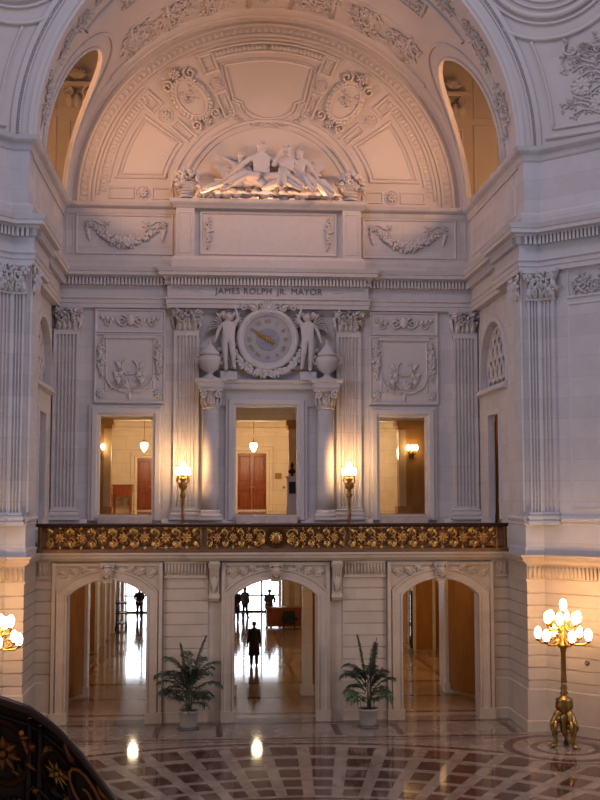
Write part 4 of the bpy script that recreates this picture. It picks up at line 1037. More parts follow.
# cartouches
for s, side in ((0, 'left'), (1, 'right')):
    A = R(54.5 if s else 125.5); cu, cv = 4.98*cos(A), ZS+4.98*sin(A)
    ca, sa = cos(A-pi/2), sin(A-pi/2)
    cm = lambda u, v, d: w(cu+u*ca-v*sa, cv+u*sa+v*ca, d)
    r = MB(); ell = [(.48*cos(q*pi/14), .72*sin(q*pi/14)) for q in range(28)]
    r.prism(ell, cm, 0, .06); r.ribbon(ell, [(-.05, .04), (0, .12), (.07, .1), (.1, 0)], cm, closed=True)
    for q in range(30):
        a = 2*pi*q/30; leafr(r, cm, .55*cos(a), .8*sin(a), .26, a+1.45+rnd.uniform(-.3, .3), .5, .08); rball(r, cm, .6*cos(a), .86*sin(a), .07, .07)
    for q in (-1, 1):
        scroll(r, cm, q*.5, .85, .24, pi/2, 1.4, .06, q, .08); scroll(r, cm, q*.45, -.95, .2, -pi/2, 1.4, .05, -q, .08); scroll(r, cm, q*.3, .4, .15, 0, 1.2, .03, q, .07)
    rosette(r, cm, 0, 1.12, .24, 8, .1); rosette(r, cm, 0, -1.05, .18, 8, .08); foliage(r, cm, -.2, .2, -.3, .3, 4, .14, 51, .06)
    tag(r.build('cartouche', 'plaster'), 'oval carved cartouche framed with scrolls on the %s slope of the lunette' % side, 'relief', 'oval cartouches in the lunette')

# barrel vault with side openings
V = MB(); TH = 37.0; C0, HWY = 2.4, 2.5; YF, YB = -2.2, YU+.4
def cyl(th, y, d=0, r=RA): return ((r-d)*cos(th), y, ZS+(r-d)*sin(th))
def hwid(thd): return HWY*sqrt(max(0, 1-(thd/TH)**2.6))
for sx in (0, 1):
    A = (lambda t: pi-t) if sx else (lambda t: t)
    ths = [TH*(1-(1-i/24)**1.6) for i in range(25)]
    for part in (0, 1):
        rows = []
        for td in ths:
            h = hwid(td); y0, y1 = (YF, C0-h) if part == 0 else (C0+h, YB)
            rows.append([cyl(A(R(td)), y0+(y1-y0)*j/6) for j in range(7)])
        V.grid(rows)
    # cross vault pushed outwards from the opening's edge
    edge = [(td, C0-hwid(td)) for td in ths]+[(td, C0+hwid(td)) for td in ths[::-1]]
    rows = []
    for td, y in edge:
        x, yy, z = cyl(A(R(td)), y); o = -1 if sx else 1
        rows.append([(x, yy, z), (x+o*.1, yy, z+.03)])
    V.grid(rows)
rows = [[cyl(R(TH+(180-2*TH)*i/48), YF+(YB-YF)*j/8) for j in range(9)] for i in range(49)]
V.grid(rows)
struct(V, 'ceiling', 'plaster', 'coffered plaster barrel vault over the bay').data.polygons.foreach_set('use_smooth', [True]*len(V.f))
# vault ribs and carvings
m = MB()
def ringY(y, prof, r=RA, a0=0, a1=180, n=64):
    rows = []
    for i in range(n+1):
        a = R(a0+(a1-a0)*i/n); rows.append([((r-d)*cos(a), y+o, ZS+(r-d)*sin(a)) for o, d in prof])
    m.grid(rows, smooth=False)
RB = [(-.12, 0), (-.1, .08), (0, .12), (.1, .08), (.12, 0)]
ringY(-1.95, [(-.25, -.02), (-.25, .1), (.1, .1), (.18, .04), (.2, 0)]); ringY(5.2, [(-.2, 0), (-.15, .08), (.0, .12), (.25, .14), (.3, 0)])
ringY(-.9, [(-.05, 0), (0, .06), (.05, 0)])
ringY(5.0, RB, a0=38, a1=142, n=40); ringY(-.2, RB, a0=34, a1=146, n=40)
for yy in (1.9,): ringY(yy, [(-.9, 0), (-.9, .05), (-.8, .05), (-.78, 0)], a0=48, a1=132); ringY(yy, [(.9, 0), (.9, .05), (.8, .05), (.78, 0)], a0=48, a1=132)
for sx in (0, 1):
    A = (lambda t: pi-t) if sx else (lambda t: t)
    for k, dd in ((1.0, .1), (1.12, .06)):
        pts = []
        for i in range(33):
            q = -1+2*i/32; td = TH*k*(1-abs(q)**2.2); h = hwid(min(TH, td/k))*(1 if k == 1 else 1.1)+(.12 if k > 1 else .04)
            pts.append(cyl(A(R(td)), C0+(h if q > 0 else -h), .02))
        m.tube(pts, .07, 6)
for a in (48, 60, 72, 84, 96, 108, 120, 132):
    for y0, y1 in ((-.1, 1.0), (2.8, 4.9)):
        m.tube([cyl(R(a), y0, .02), cyl(R(a), y1, .02)], .07, 6)
struct(m, 'trim_18', 'plaster', 'ribs and mouldings of the barrel vault')
ORD = ('first', 'second', 'third', 'fourth', 'fifth', 'sixth', 'seventh', 'eighth', 'ninth', 'tenth')
for a0, a1, y0, y1, k, sz, sd, segs, lb in ((4, 176, -1.55, -.45, 12, .17, 61, 10, 'along the front edge of the vault'),
        (46, 134, .1, .9, 12, .2, 62, 5, 'across the middle of the vault'), (43, 137, 3.0, 4.7, 17, .24, 63, 7, 'in the rear row of the vault')):
    for g in range(segs):
        b0 = a1-(a1-a0)*(g+.06)/segs; b1 = a1-(a1-a0)*(g+.94)/segs
        r = MB(); cmap = lambda u, v, d: cyl(u/RA, v, d)
        foliage(r, cmap, R(b1)*RA+.15, R(b0)*RA-.15, y0+.1, y1-.1, k, sz, sd+10*g, .05)
        r.tube([cmap(R(b1)*RA, (y0+y1)/2, 0), cmap(R(b0)*RA, (y0+y1)/2, 0)], .02, 5)
        tag(r.build('vault_foliage_relief', 'plaster'), 'carved foliage panel %s, %s from the left' % (lb, ORD[g]), 'relief', 'vault reliefs '+lb)
# spaces outside the side openings, with warm lit walls
for sx, side in ((-1, 'left'), (1, 'right')):
    m = MB(); bx = lambda a, b, *r: m.box(min(sx*a, sx*b), max(sx*a, sx*b), *r)
    bx(10.2, 10.5, -1.6, 6.3, ZS-.4, 25.6); bx(7.5, 10.5, -1.6, 6.3, ZS-.5, ZS-.06); bx(4.0, 10.5, 6.0, 6.3, ZS-.1, 25.6); bx(4.0, 10.5, -1.6, 6.3, 25.4, 25.6); pf = [(sx*10.5, ZS-.4), (sx*7.6, ZS-.4)]+[(sx*7.56*cos(R(3*i)), ZS+7.56*sin(R(3*i))) for i in range(24)]+[(sx*2.3, 25.6), (sx*10.5, 25.6)]; m.prism(pf, mxy, -1.9, -1.6)
    yk = lambda u, v, d: (sx*u, 6.0-d, v); frame2(m, yk, 7.95, 8.9, ZS+.7, ZS+3.4, .06, .05); frame2(m, yk, 7.95, 8.9, ZS+3.7, ZS+5.6, .06, .05)
    struct(m, 'wall_%s_loft' % side, 'plaster', 'warm lit panelled wall seen through the %s vault opening' % side)
    c = MB(); u = 7.12
    c.box(min(sx*(u-.42), sx*(u+.42)), max(sx*(u-.42), sx*(u+.42)), 5.8, 6.02, ZS, ZS+4.2); wv = lambda a, b, d: (sx*a, 5.8-d, b)
    frame2(c, wv, u-.3, u+.3, ZS+.4, ZS+1.9, .04, .04); frame2(c, wv, u-.3, u+.3, ZS+2.1, ZS+3.2, .04, .04)
    for s_ in (-1, 1): scroll(c, wv, u+s_*.36, ZS+4.25, .2, pi/2, 1.4, .07, s_, .14)
    for jx in range(3): leafr(c, wv, u-.28+.28*jx, ZS+3.7, .5, pi/2, .35, .15)
    c.box(min(sx*(u-.6), sx*(u+.6)), max(sx*(u-.6), sx*(u+.6)), 5.55, 6.02, ZS+4.45, ZS+4.6)
    for jx in range(7): leafr(c, wv, u, ZS+4.85, .38, R(20+23*jx), .3, .1)
    struct(c, 'trim_%d' % (19 if sx < 0 else 20), 'plaster', 'warm lit pilaster with scrolled capital behind the %s vault opening' % side)

# pendentives
for sx, side in ((-1, 'left'), (1, 'right')):
    def sph(a, z, d=0):                    # a azimuth from +Y, on a sphere round the rotunda centre
        rho = sqrt(max(1e-6, (RS-d)**2-(z-ZS)**2)); return (sx*rho*sin(a), YC+rho*cos(a), z)
    m = MB(); rows = []; N = 30
    for i in range(N+1):
        z = ZS+7.9*i/N; rho = sqrt(RS**2-(z-ZS)**2); a0 = math.asin(min(1, sqrt(max(0, 8.05**2-(z-ZS)**2))/rho)); a1 = R(62)
        rows.append([sph(a0+(a1-a0)*j/24, z) for j in range(25)])
    m.grid(rows)
    # archivolt (front face of the big arch)
    a = [R(90*i/36) for i in range(37)]
    prof = [(RA, -1.9), (RA, -2.22), (RA+.04, -2.26), (RA+.14, -2.26), (RA+.16, -2.2), (RA+.36, -2.2), (RA+.38, -2.27), (RA+.42, -2.27), (RA+.44, -2.21), (RA+.5, -2.21), (RA+.52, -2.28), (RA+.66, -2.3), (RA+.68, -2.15), (RA+.6, -1.9)]
    m.grid([[(sx*r*cos(t), y, ZS+r*sin(t)) for r, y in prof] for t in a], smooth=False)
    for i in range(150):
        t = R(90*(i+.5)/150); r = RA+.47; m.ball((sx*r*cos(t), -2.24, ZS+r*sin(t)), .03, 5, 4)
    # panel frame + round medallion
    def line(pts, rad=.05): m.tube(pts, rad, 6)
    az = lambda z, off: math.asin(sqrt(max(0, (8.05+off)**2-(z-ZS)**2))/sqrt(RS**2-(z-ZS)**2))
    fr = [sph(az(ZS+.55+2.75*i/20, .42), ZS+.55+2.75*i/20, .02) for i in range(21)]
    line(fr); line([sph(az(ZS+.55, .42)+(R(60)-az(ZS+.55, .42))*i/20, ZS+.55, .02) for i in range(21)])
    line([sph(az(ZS+.28, .2)+(R(62)-az(ZS+.28, .2))*i/20, ZS+.28, .02) for i in range(21)], .07)
    # medallion on the sphere
    c0 = Vector((sx*8.05, -3.54, 23.68)); cc = Vector((0, YC, ZS)); nn = (c0-cc).normalized(); e1 = nn.cross(Vector((0, 0, 1))).normalized(); e2 = nn.cross(e1)
    for rr, tr in ((2.08, .10), (2.3, .05), (2.75, .07), (1.85, .04), (1.65, .04)):
        pts = []
        for i in range(49):
            q = 2*pi*i/48; v = nn*sqrt(RS**2-rr*rr)+e1*rr*cos(q)+e2*rr*sin(q); pts.append(cc+v.normalized()*(RS-.03))
        m.tube(pts, tr, 6, cap=False)
    struct(m, 'wall_%s_pendentive' % side, 'plaster', 'curved pendentive and arch face at the upper %s' % side)
    r = MB(); pm = lambda u, v, d: sph(u/14.0, v, d)
    q = random.Random(71)
    foliage(r, pm, 8.15, 10.8, ZS+.8, ZS+2.9, 70, .12, 71, .03)
    for i in range(9): r.tube([pm(8.9+.16*i, ZS+.9+.1*i+.25*sin(j*.8+i), .02) if j == -1 else pm(8.4+.22*j, ZS+.9+.22*i+.12*sin(j*1.3+i), .02) for j in range(10)], .035, 5)
    for i in range(6): rosette(r, pm, 8.9+q.uniform(-.3, 1.2), ZS+1.1+.3*i, .3, 9, .05)
    foliage(r, pm, 8.3, 10, ZS+2.6, ZS+3.0, 6, .2, 72, .10)
    tag(r.build('pendentive_relief', 'plaster'), 'carved foliage and shield relief filling the %s pendentive panel' % side, 'relief', 'pendentive reliefs')

# ================================================================== UPPER GALLERY BEHIND DOORWAYS
ZF = 6.32
m = MB(); m.box(-13, 13, YU+.02, 14.6, ZF-.2, ZF); struct(m, 'floor', 'hallfloor', 'floor of the upper gallery')
m = MB(); m.box(-13, 13, YU+.38, 14.6, 10.55, 10.75); m.box(-13, 13, 8.6, 9.3, 9.95, 10.56); struct(m, 'ceiling', 'gallery', 'ceiling and beam of the upper gallery')
m = MB(); m.box(-13, 13, 14.2, 14.6, ZF, 10.6); m.box(-13.3, -13, YU, 14.6, ZF, 10.6); m.box(13, 13.3, YU, 14.6, ZF, 10.6)
m.ribbon([(-13, 14.2), (13, 14.2)], [(-.02, 9.82), (.05, 9.84), (.1, 9.93), (.1, 9.98), (-.02, 10.0)], plan)
struct(m, 'wall_gallery', 'gallery', 'warm stone back wall of the upper gallery')
m = MB()
for x0, x1 in ((-13, -6.0), (-4.2, -1.25), (1.0, 4.3), (5.38, 13)):
    m.box(x0, x1, 8.65, 9.25, ZF, 10.0)
    for z0, z1, g in ((ZF, ZF+.25, .08), (9.6, 9.75, .06), (9.75, 9.96, .12)): m.box(x0-g, x1+g, 8.65-g, 9.25+g, z0, z1)
struct(m, 'wall_gallery_piers', 'brown', 'brown marble piers between the doorways and the gallery')
m = MB()
for x in (-6.0, 1.0, 5.38): m.box(x-.03 if x > 0 else x-.25, x+.25 if x > 0 else x+.03, 8.58, 8.67, ZF+.25, 9.6)
struct(m, 'trim_21', 'tan', 'tan pilaster edges of the gallery piers')
# side galleries behind the side walls
for sx, side in ((-1, 'left'), (1, 'right')):
    m = MB(); m.box(min(sx*9.4, sx*9.6), max(sx*9.4, sx*9.6), 1.2, 5.1, ZF-.4, 10.6); m.box(min(sx*8.15, sx*9.6), max(sx*8.15, sx*9.6), 1.2, 5.1, 5.9, ZF)
    m.box(min(sx*8.15, sx*9.6), max(sx*8.15, sx*9.6), 1.2, 5.1, 10.5, 10.7); m.box(min(sx*8.36, sx*9.6), max(sx*8.36, sx*9.6), 4.9, 5.1, ZF, 10.6); m.box(min(sx*8.36, sx*9.6), max(sx*8.36, sx*9.6), 1.0, 1.2, ZF, 10.6)
    struct(m, 'wall_%s_gallery' % side, 'brown', 'brown marble passage behind the %s side doorway' % side)
def wood_door(x0, x1, z1, n, lb):
    e = bpy.data.objects.new('door_%d' % n, None); COL.objects.link(e); e.location = ((x0+x1)/2, 14.2, ZF); tag(e, lb, 'door', kind='structure')
    W = (x1-x0)/2; H = z1-ZF
    f = MB().ribbon([(-W, 0), (-W, H), (W, H), (W, 0)], [(0, 0), (0, .1), (-.1, .12), (-.14, .08), (-.28, .08), (-.3, 0)], lambda u, v, d: (u, -d, v)); f.build('door_frame', 'gallery', e)
    for s in (-1, 1):
        l = MB(); a, b = (0.005, W) if s > 0 else (-W, -.005); l.box(a, b, -.05, -.0, 0.06, H)
        for z0, z1_ in ((.2, .85), (.95, 1.2), (1.3, H-.15)): frame2(l, lambda u, v, d: (u, -.05-d, v), a+.1, b-.1, z0, z1_, .025, .02)
        lf = l.build('door_leaf', 'wood', e)
        MB().ball((s*.07, -.10, 1.05), .035, 8, 6).build('door_knob', 'gold', lf)
    return e
wood_door(-.93, .34, 8.85, 2, 'tall reddish double wooden door seen through the central upper doorway')
wood_door(-5.32, -4.05, 8.62, 3, 'reddish wooden door seen through the left upper doorway')
th = MB().box(-.9, .3, 14.02, 14.1, ZF, ZF+.05); tag(th.build('door_sill_strip', 'white'), 'bright white strip on the floor at the foot of the central wooden door', 'threshold')  # white strip painted in for the light showing under the door
# pendants
def pendant(loc, drop, lb, mat='pend', s=1.0):
    e = empty('pendant_lantern', loc, lb, 'lamp', 'hanging glass lanterns')
    MB().lathe([(.09*s, drop-.03), (.09*s, drop)], n=14).build('ceiling_rose', 'bronze', e)
    MB().tube([(0, 0, .30*s), (0, 0, drop-.02)], .014, 6).build('rod', 'bronze', e)
    MB().lathe([(.02*s, .32*s), (.06*s, .28*s), (.13*s, .23*s), (.14*s, .2*s)], n=16).build('cap', 'bronze', e)
    MB().lathe([(.13*s, .20*s), (.19*s, .12*s), (.19*s, 0), (.12*s, -.16*s), (.03*s, -.27*s)], n=18).build('glass_shade', mat, e)
    MB().lathe([(.03*s, -.27*s), (.035*s, -.3*s), (.0, -.34*s)], n=10).build('finial', 'bronze', e)
    return e
pendant((-.33, 11.2, 9.02), 1.52, 'lit glass lantern hanging above the wooden door in the central upper doorway', s=.8)
pendant((-4.85, 11.2, 9.02), 1.52, 'lit glass lantern hanging inside the left upper doorway', s=.8)
for x in (-5, 0, 5): lamp('gallery_light', (x, 7.3, 9.3), 7, (1, .66, .36), .1)  # added fill without fixtures, lightens the beam behind the doorways
lamp('gallery_light', (-.33, 10.9, 8.6), 195, (1, .66, .36), .2); lamp('gallery_light', (-4.85, 10.9, 8.6), 195, (1, .66, .36), .2); lamp('gallery_light', (4.9, 11.6, 8.8), 143, (1, .66, .36), .2)
lamp('gallery_light', (-9, 11, 9), 30, (1, .66, .36), .2); lamp('gallery_light', (9, 11, 9), 30, (1, .66, .36), .2)
pendant((4.9, 12.4, 9.5), 1.04, 'lit glass lantern hidden behind the lintel of the right upper doorway')
# wall sconces on the brown piers
def sconce(loc, lb):
    e = empty('wall_sconce', loc, lb, 'lamp', 'wall sconces in the upper gallery')
    MB().lathe([(.09, -.25), (.12, -.2), (.05, .1), (.0, .14)], n=12).build('backplate', 'bronze', e)
    for s in (-1, 0, 1):
        MB().tube([(0, -.02, -.1), (s*.12, -.14, -.16), (s*.16, -.18-.04*(s == 0), -.02)], .018, 6).build('arm', 'bronze', e)
        MB().lathe([(.03, -.02), (.07, .04), (.08, .12), (.05, .2), (.0, .22)], (s*.16, -.18-.04*(s == 0), 0), 12).build('shade', 'pend', e)
sconce((5.85, 8.55, 8.78), 'lit multi-branched sconce on the brown pier in the right upper doorway'); lamp('sconce_light', (5.85, 8.1, 8.85), 9, (1, .6, .26), .1)
sconce((-6.42, 8.55, 8.78), 'lit sconce at the left edge of the left upper doorway'); lamp('sconce_light', (-6.42, 8.1, 8.85), 9, (1, .6, .26), .1)
# console table, plaque, thermostat, bust
e = empty('console_table', (-5.75, 13.7, ZF), 'small reddish wooden desk against the gallery wall in the left upper doorway', 'table')
MB().box(-.55, .25, -.3, .3, .62, 1.1).build('drawer_box', 'wood', e); MB().box(-.6, .3, -.34, .34, 1.1, 1.14).build('table_top', 'wood', e)
for x in (-.5, .2):
    for y in (-.25, .25): MB().box(x-.03, x+.03, y-.03, y+.03, 0, .62).build('leg', 'wood', e)
p = MB().box(.72, 1.02, 14.16, 14.2, 7.72, 7.98); tag(p.build('wall_plaque', 'plaque'), 'small brass plaque on the wall right of the central wooden door', 'plaque')
p = MB().lathe([(.06, -.0), (.06, .04)], (1.12, 14.2, 7.35), 14, ax='y'); tag(p.build('door_switch', 'plaque'), 'small round switch on the wall below the brass plaque', 'switch')
e = empty('marble_pedestal', (1.02, 7.9, ZF), 'pale pedestal with dark panel just inside the central upper doorway, right side', 'pedestal')
MB().box(-.16, .22, -.18, .18, 0, 1.35).build('block', 'relief', e); MB().box(-.20, .26, -.22, .22, 1.35, 1.42).build('cap', 'relief', e); MB().box(-.10, .16, -.2, -.17, .75, 1.2).build('dark_panel', 'black', e)
b = MB(); b.lathe([(.07, 0), (.05, .06), (.05, .1)], n=12); b.ball((0, 0, .18), (.15, .09, .10), 10, 7); b.tube([(0, 0, .22), (0, -.01, .34)], .045, 8); b.ball((0, -.01, .42), (.075, .09, .11), 12, 9); b.ball((0, -.11, .41), (.014, .02, .02), 5, 4)
o = b.build('portrait_bust', 'darker'); o.location = (1.05, 7.9, ZF+1.42); tag(o, 'small dark head-and-shoulders bust standing on the pale pedestal', 'bust')

# lower hall hanging lanterns
pendant((-5.35, 13.9, 3.85), 1.0, 'bright lantern hanging in the left passage behind the arch head', 'hallpend', 1.15)
pendant((-.05, 13.9, 3.85), 1.0, 'bright lantern hanging in the central passage behind the arch head', 'hallpend', 1.15)

# ================================================================== BALCONY RAILING
br = empty('balcony_railing', (0, -.14, 5.215), 'long gilded bronze balustrade with scrollwork across the balcony above the arches', 'railing')
m = MB(); m.ribbon([(-7.42, 0), (7.42, 0)], [(-.09, .80), (-.09, .84), (-.12, .86), (-.10, .91), (.10, .91), (.12, .86), (.09, .84), (.09, .80)], plan, cprof=True); m.build('top_rail', 'rail', br)
m = MB(); m.ribbon([(-7.42, 0), (7.42, 0)], [(-.08, 0), (-.08, .1), (-.04, .13), (.04, .13), (.08, .1), (.08, 0)], plan, cprof=True); m.build('bottom_rail', 'brz', br)
m = MB(); m.box(-7.4, 7.4, .01, .03, .12, .8); m.build('backing_panel', 'brz', br)
m = MB()
for z in (.155, .77):
    m.tube([(-7.38, -.03, z), (7.38, -.03, z)], .014, 6)
for i in range(150): m.ball((-7.35+14.7*i/149, -.04, .77), .02, 5, 4)
m.build('beading', 'bronze', br)
for x in (-7.3, -7.05, -2.35, -2.15, 2.15, 2.35, 7.05, 7.3):
    m = MB().box(x-.03, x+.03, -.05, .05, .12, .8); m.ball((x, -.06, .45), (.03, .03, .06), 6, 5); m.build('post', 'bronze', br)
un = MB(); fm = lambda u, v, d: (u, -.02-d, v)
rosette(un, fm, 0, 0, .14, 8, .04)
un.ribbon([(.19*cos(q*pi/10), .19*sin(q*pi/10)) for q in range(20)], [(-.015, 0), (0, .03), (.015, 0)], fm, closed=True)
for s in (-1, 1):
    scroll(un, fm, s*.24, s*.12, .12, -s*pi/2 if s > 0 else pi/2, 1.2, .018, s, .02)
    leafr(un, fm, s*.14, s*.1, .2, s*.9 if s > 0 else pi+.9, .3, .04); leafr(un, fm, s*.16, -s*.1, .2, (-.7 if s > 0 else pi-.7), .3, .04)
    leafr(un, fm, 0, s*.17, .12, s*pi/2, .35, .03)
u0 = un.build('scroll_ornament', 'gold', br)
xs_ = [-6.72+.655*i for i in range(7)]+[2.69+.655*i for i in range(7)]+[-1.85, -1.35, -.85, .85, 1.35, 1.85]
for i, x in enumerate(xs_):
    o = u0 if i == 0 else u0.copy()
    if i: COL.objects.link(o); o.parent = br
    o.location = (x, 0, .46); o.scale = (1.3, 1.2, 1.35) if abs(x) > 2 else (1.0, 1.2, 1.3)
wv = MB()
for x0, x1 in ((-6.95, -2.45), (2.45, 6.95), (-2.05, -.5), (.5, 2.05)):
    n_ = int((x1-x0)/.07); wv.tube([fm(x0+(x1-x0)*i/n_, .46+.20*sin(i*.67), .01) for i in range(n_+1)], .014, 5)
    for i in range(0, n_, 2): leafr(wv, fm, x0+(x1-x0)*i/n_, .46+.20*sin(i*.67), .15, i*1.7, .4, .03)
    for i in range(0, n_, 2): leafr(wv, fm, x0+(x1-x0)*i/n_, .46-.20*sin(i*.67), .13, i*2.3+1, .4, .03)
wv.build('vine', 'amber', br)
md = MB(); rosette(md, fm, 0, 0, .2, 12, .07)
for rr in (.24, .30): md.ribbon([(rr*cos(q*pi/14), rr*.95*sin(q*pi/14)) for q in range(28)], [(-.02, 0), (0, .05), (.02, 0)], fm, closed=True)
for s in (-1, 1):
    scroll(md, fm, s*.42, .08, .17, 0 if s > 0 else pi, 1.4, .03, s, .03)
    for j in range(5): leafr(md, fm, s*.3, -.05, .26, (-.9+.45*j) if s > 0 else pi+.9-.45*j, .25, .05)
md.ball((0, -.1, .0), (.13, .05, .15), 10, 7); o = md.build('centre_medallion', 'gold', br); o.location = (0, 0, .46); o.scale = (1.15, 1, 1.05)

# ================================================================== LAMPS
globe_prof = [(.03, -.02), (.055, .0), (.075, .05), (.08, .11), (.07, .17), (.045, .21), (.015, .235), (0, .24)]
def torchere(loc, lb):
    e = empty('balcony_torchere', loc, lb, 'lamp', 'gilded torcheres on the balcony')
    MB().lathe([(.24, 0), (.24, .05), (.14, .12), (.09, .25), (.12, .33), (.06, .42)], n=18).build('base', 'bronze', e)
    MB().lathe([(.045, .4), (.05, 1.0), (.075, 1.05), (.05, 1.1), (.045, 1.6), (.09, 1.66), (.11, 1.75), (.07, 1.82), (.06, 1.92), (.13, 1.98), (.17, 2.08), (.11, 2.16), (.08, 2.24), (.14, 2.3), (.07, 2.38)], n=14, lobes=7, la=.08).build('pole', 'bronze', e)
    for i in range(6):
        a = R(60*i+20); c, s = cos(a), sin(a)
        MB().tube([(c*.06, s*.06, 2.2), (c*.16, s*.16, 2.14), (c*.24, s*.24, 2.24), (c*.2, s*.2, 2.4), (c*.21, s*.21, 2.46)], [.025, .025, .022, .02, .03], 7).build('arm', 'bronze', e)
        MB().lathe([(r*1.0, z) for r, z in globe_prof], (c*.21, s*.21, 2.48), 12).build('globe', 'globe2', e)
    MB().lathe([(r*1.25, z*1.3) for r, z in globe_prof], (0, 0, 2.62), 12).build('globe', 'globe2', e)
    MB().lathe([(.05, 2.33), (.03, 2.45), (.06, 2.6)], n=10).build('stem', 'bronze', e)
    return e
torchere((-3.06, 4.6, 5.27), 'lit gilded lamp standard on the balcony, left of the central doorway')
torchere((2.89, 4.6, 5.27), 'lit gilded lamp standard on the balcony, right of the central doorway')
for x in (-3.06, 2.89): lamp('torchere_light', (x, 4.45, 8.45), 105, (1, .55, .22), .12)

def candelabrum(loc, lb, rz):
    e = empty('bronze_candelabrum', loc, lb, 'lamp', 'tall floor candelabra at the diagonal walls', rz)
    for i in range(3):
        a = R(120*i-90+35); c, s = cos(a), sin(a); f = MB()
        f.tube([(c*.06, s*.06, .98), (c*.18, s*.18, .94), (c*.26, s*.26, .80), (c*.33, s*.33, .58), (c*.30, s*.30, .34), (c*.26, s*.26, .18), (c*.32, s*.32, .05)], [.09, .10, .11, .10, .07, .06, .07], 10)
        f.ball((c*.35, s*.35, .06), (.10, .10, .06), 10, 6); f.ball((c*.31, s*.31, .66), (.12, .12, .15), 10, 8); f.ball((c*.40, s*.40, .62), (.05, .05, .08), 8, 6)
        scroll(f, lambda u, v, d: (c*u, s*u, v), .2, .5, .16, 0, 1.3, .05, 1, 0); f.ball((c*.22, s*.22, .78), (.12, .12, .14), 8, 6)
        for k in (-1, 0, 1): f.tube([(c*.37-s*.05*k, s*.37+c*.05*k, .07), (c*.46-s*.08*k, s*.46+c*.08*k, .03)], [.035, .02], 6)
        for k in (-1, 1): f.tube([(c*.30-s*.10*k, s*.30+c*.10*k, .74), (c*.34-s*.13*k, s*.34+c*.13*k, .5), (c*.27-s*.07*k, s*.27+c*.07*k, .36)], [.05, .045, .03], 6)
        f.build('paw_foot', 'bronze', e)
    MB().lathe([(.04, .3), (.11, .40), (.14, .52), (.12, .64), (.18, .78), (.14, .95)], n=18).build('centre_drop', 'bronze', e)
    MB().lathe([(.14, .92), (.17, .98), (.24, 1.08), (.25, 1.18), (.22, 1.27), (.24, 1.32), (.14, 1.36), (.08, 1.42), (.12, 1.48), (.08, 1.54), (.10, 1.62), (.07, 1.70), (.09, 1.76)], n=20, lobes=8, la=.05).build('vase', 'bronze', e)
    MB().lathe([(.075, 1.74), (.085, 1.82), (.075, 1.95), (.066, 2.60), (.09, 2.64), (.08, 2.7), (.16, 2.76), (.18, 2.82), (.08, 2.9), (.12, 3.05), (.08, 3.15), (.10, 3.3), (.06, 3.5), (.05, 3.86)], n=16, lobes=8, la=.05).build('shaft', 'bronze', e)
    def arm(a, r, z0, z1, gs):
        c, s = cos(a), sin(a)
        q = MB(); q.tube([(c*.06, s*.06, z0), (c*r*.45, s*r*.45, z0-.16), (c*r*.85, s*r*.85, z0-.14), (c*r*1.06, s*r*1.06, z0), (c*r, s*r, z1-.06)], [.035, .035, .032, .028, .03], 7)
        scroll(q, lambda u, v, d: (c*u, s*u, v), r*.55, z0+.02, .14, 0, 1.3, .022, 1, 0)
        q.lathe([(.03, z1-.08), (.075, z1-.03), (.08, z1)], (c*r, s*r, 0), 10); am = q.build('arm', 'bronze', e)
        MB().lathe([(rr*gs, z*gs) for rr, z in globe_prof], (c*r, s*r, z1+.02), 14).build('globe', 'globe', am)
    for i in range(6): arm(R(60*i+33), .70, 2.98, 2.96, 1.3)
    for i in range(6): arm(R(60*i+2), .44, 3.36, 3.42, 1.3)
    arm(R(0), .02, 3.74, 3.76, 1.3)
    return e
candelabrum((7.86, -4.35, .005), 'tall gilded bronze candelabrum with many lit globes at the right', 0)
candelabrum((-7.88, -4.35, .005), 'gilded candelabrum cut by the left edge, lit globes showing above the stair rail', .3)
for x in (7.86, -7.88):
    lamp('candelabrum_light', (x, -4.35, 3.75), 230, (1, .56, .25), .3); lamp('candelabrum_light', (x*.97, -4.9, 3.4), 130, (1, .56, .25), .2)

# fire bell on the diagonal wall
e = empty('fire_bell', (8.94, -3.14, 2.12), 'small round red bell on the wall right of the candelabrum', 'bell', rz=R(-45))
MB().lathe([(.075, -.02), (.075, .02), (.065, .04), (.03, .055)], n=18, ax='y').build('gong', plain('dull_red_paint', (.25, .09, .06), .4), e); MB().lathe([(.02, .06), (.0, .09)], n=8, ax='y').build('hub', 'white', e)

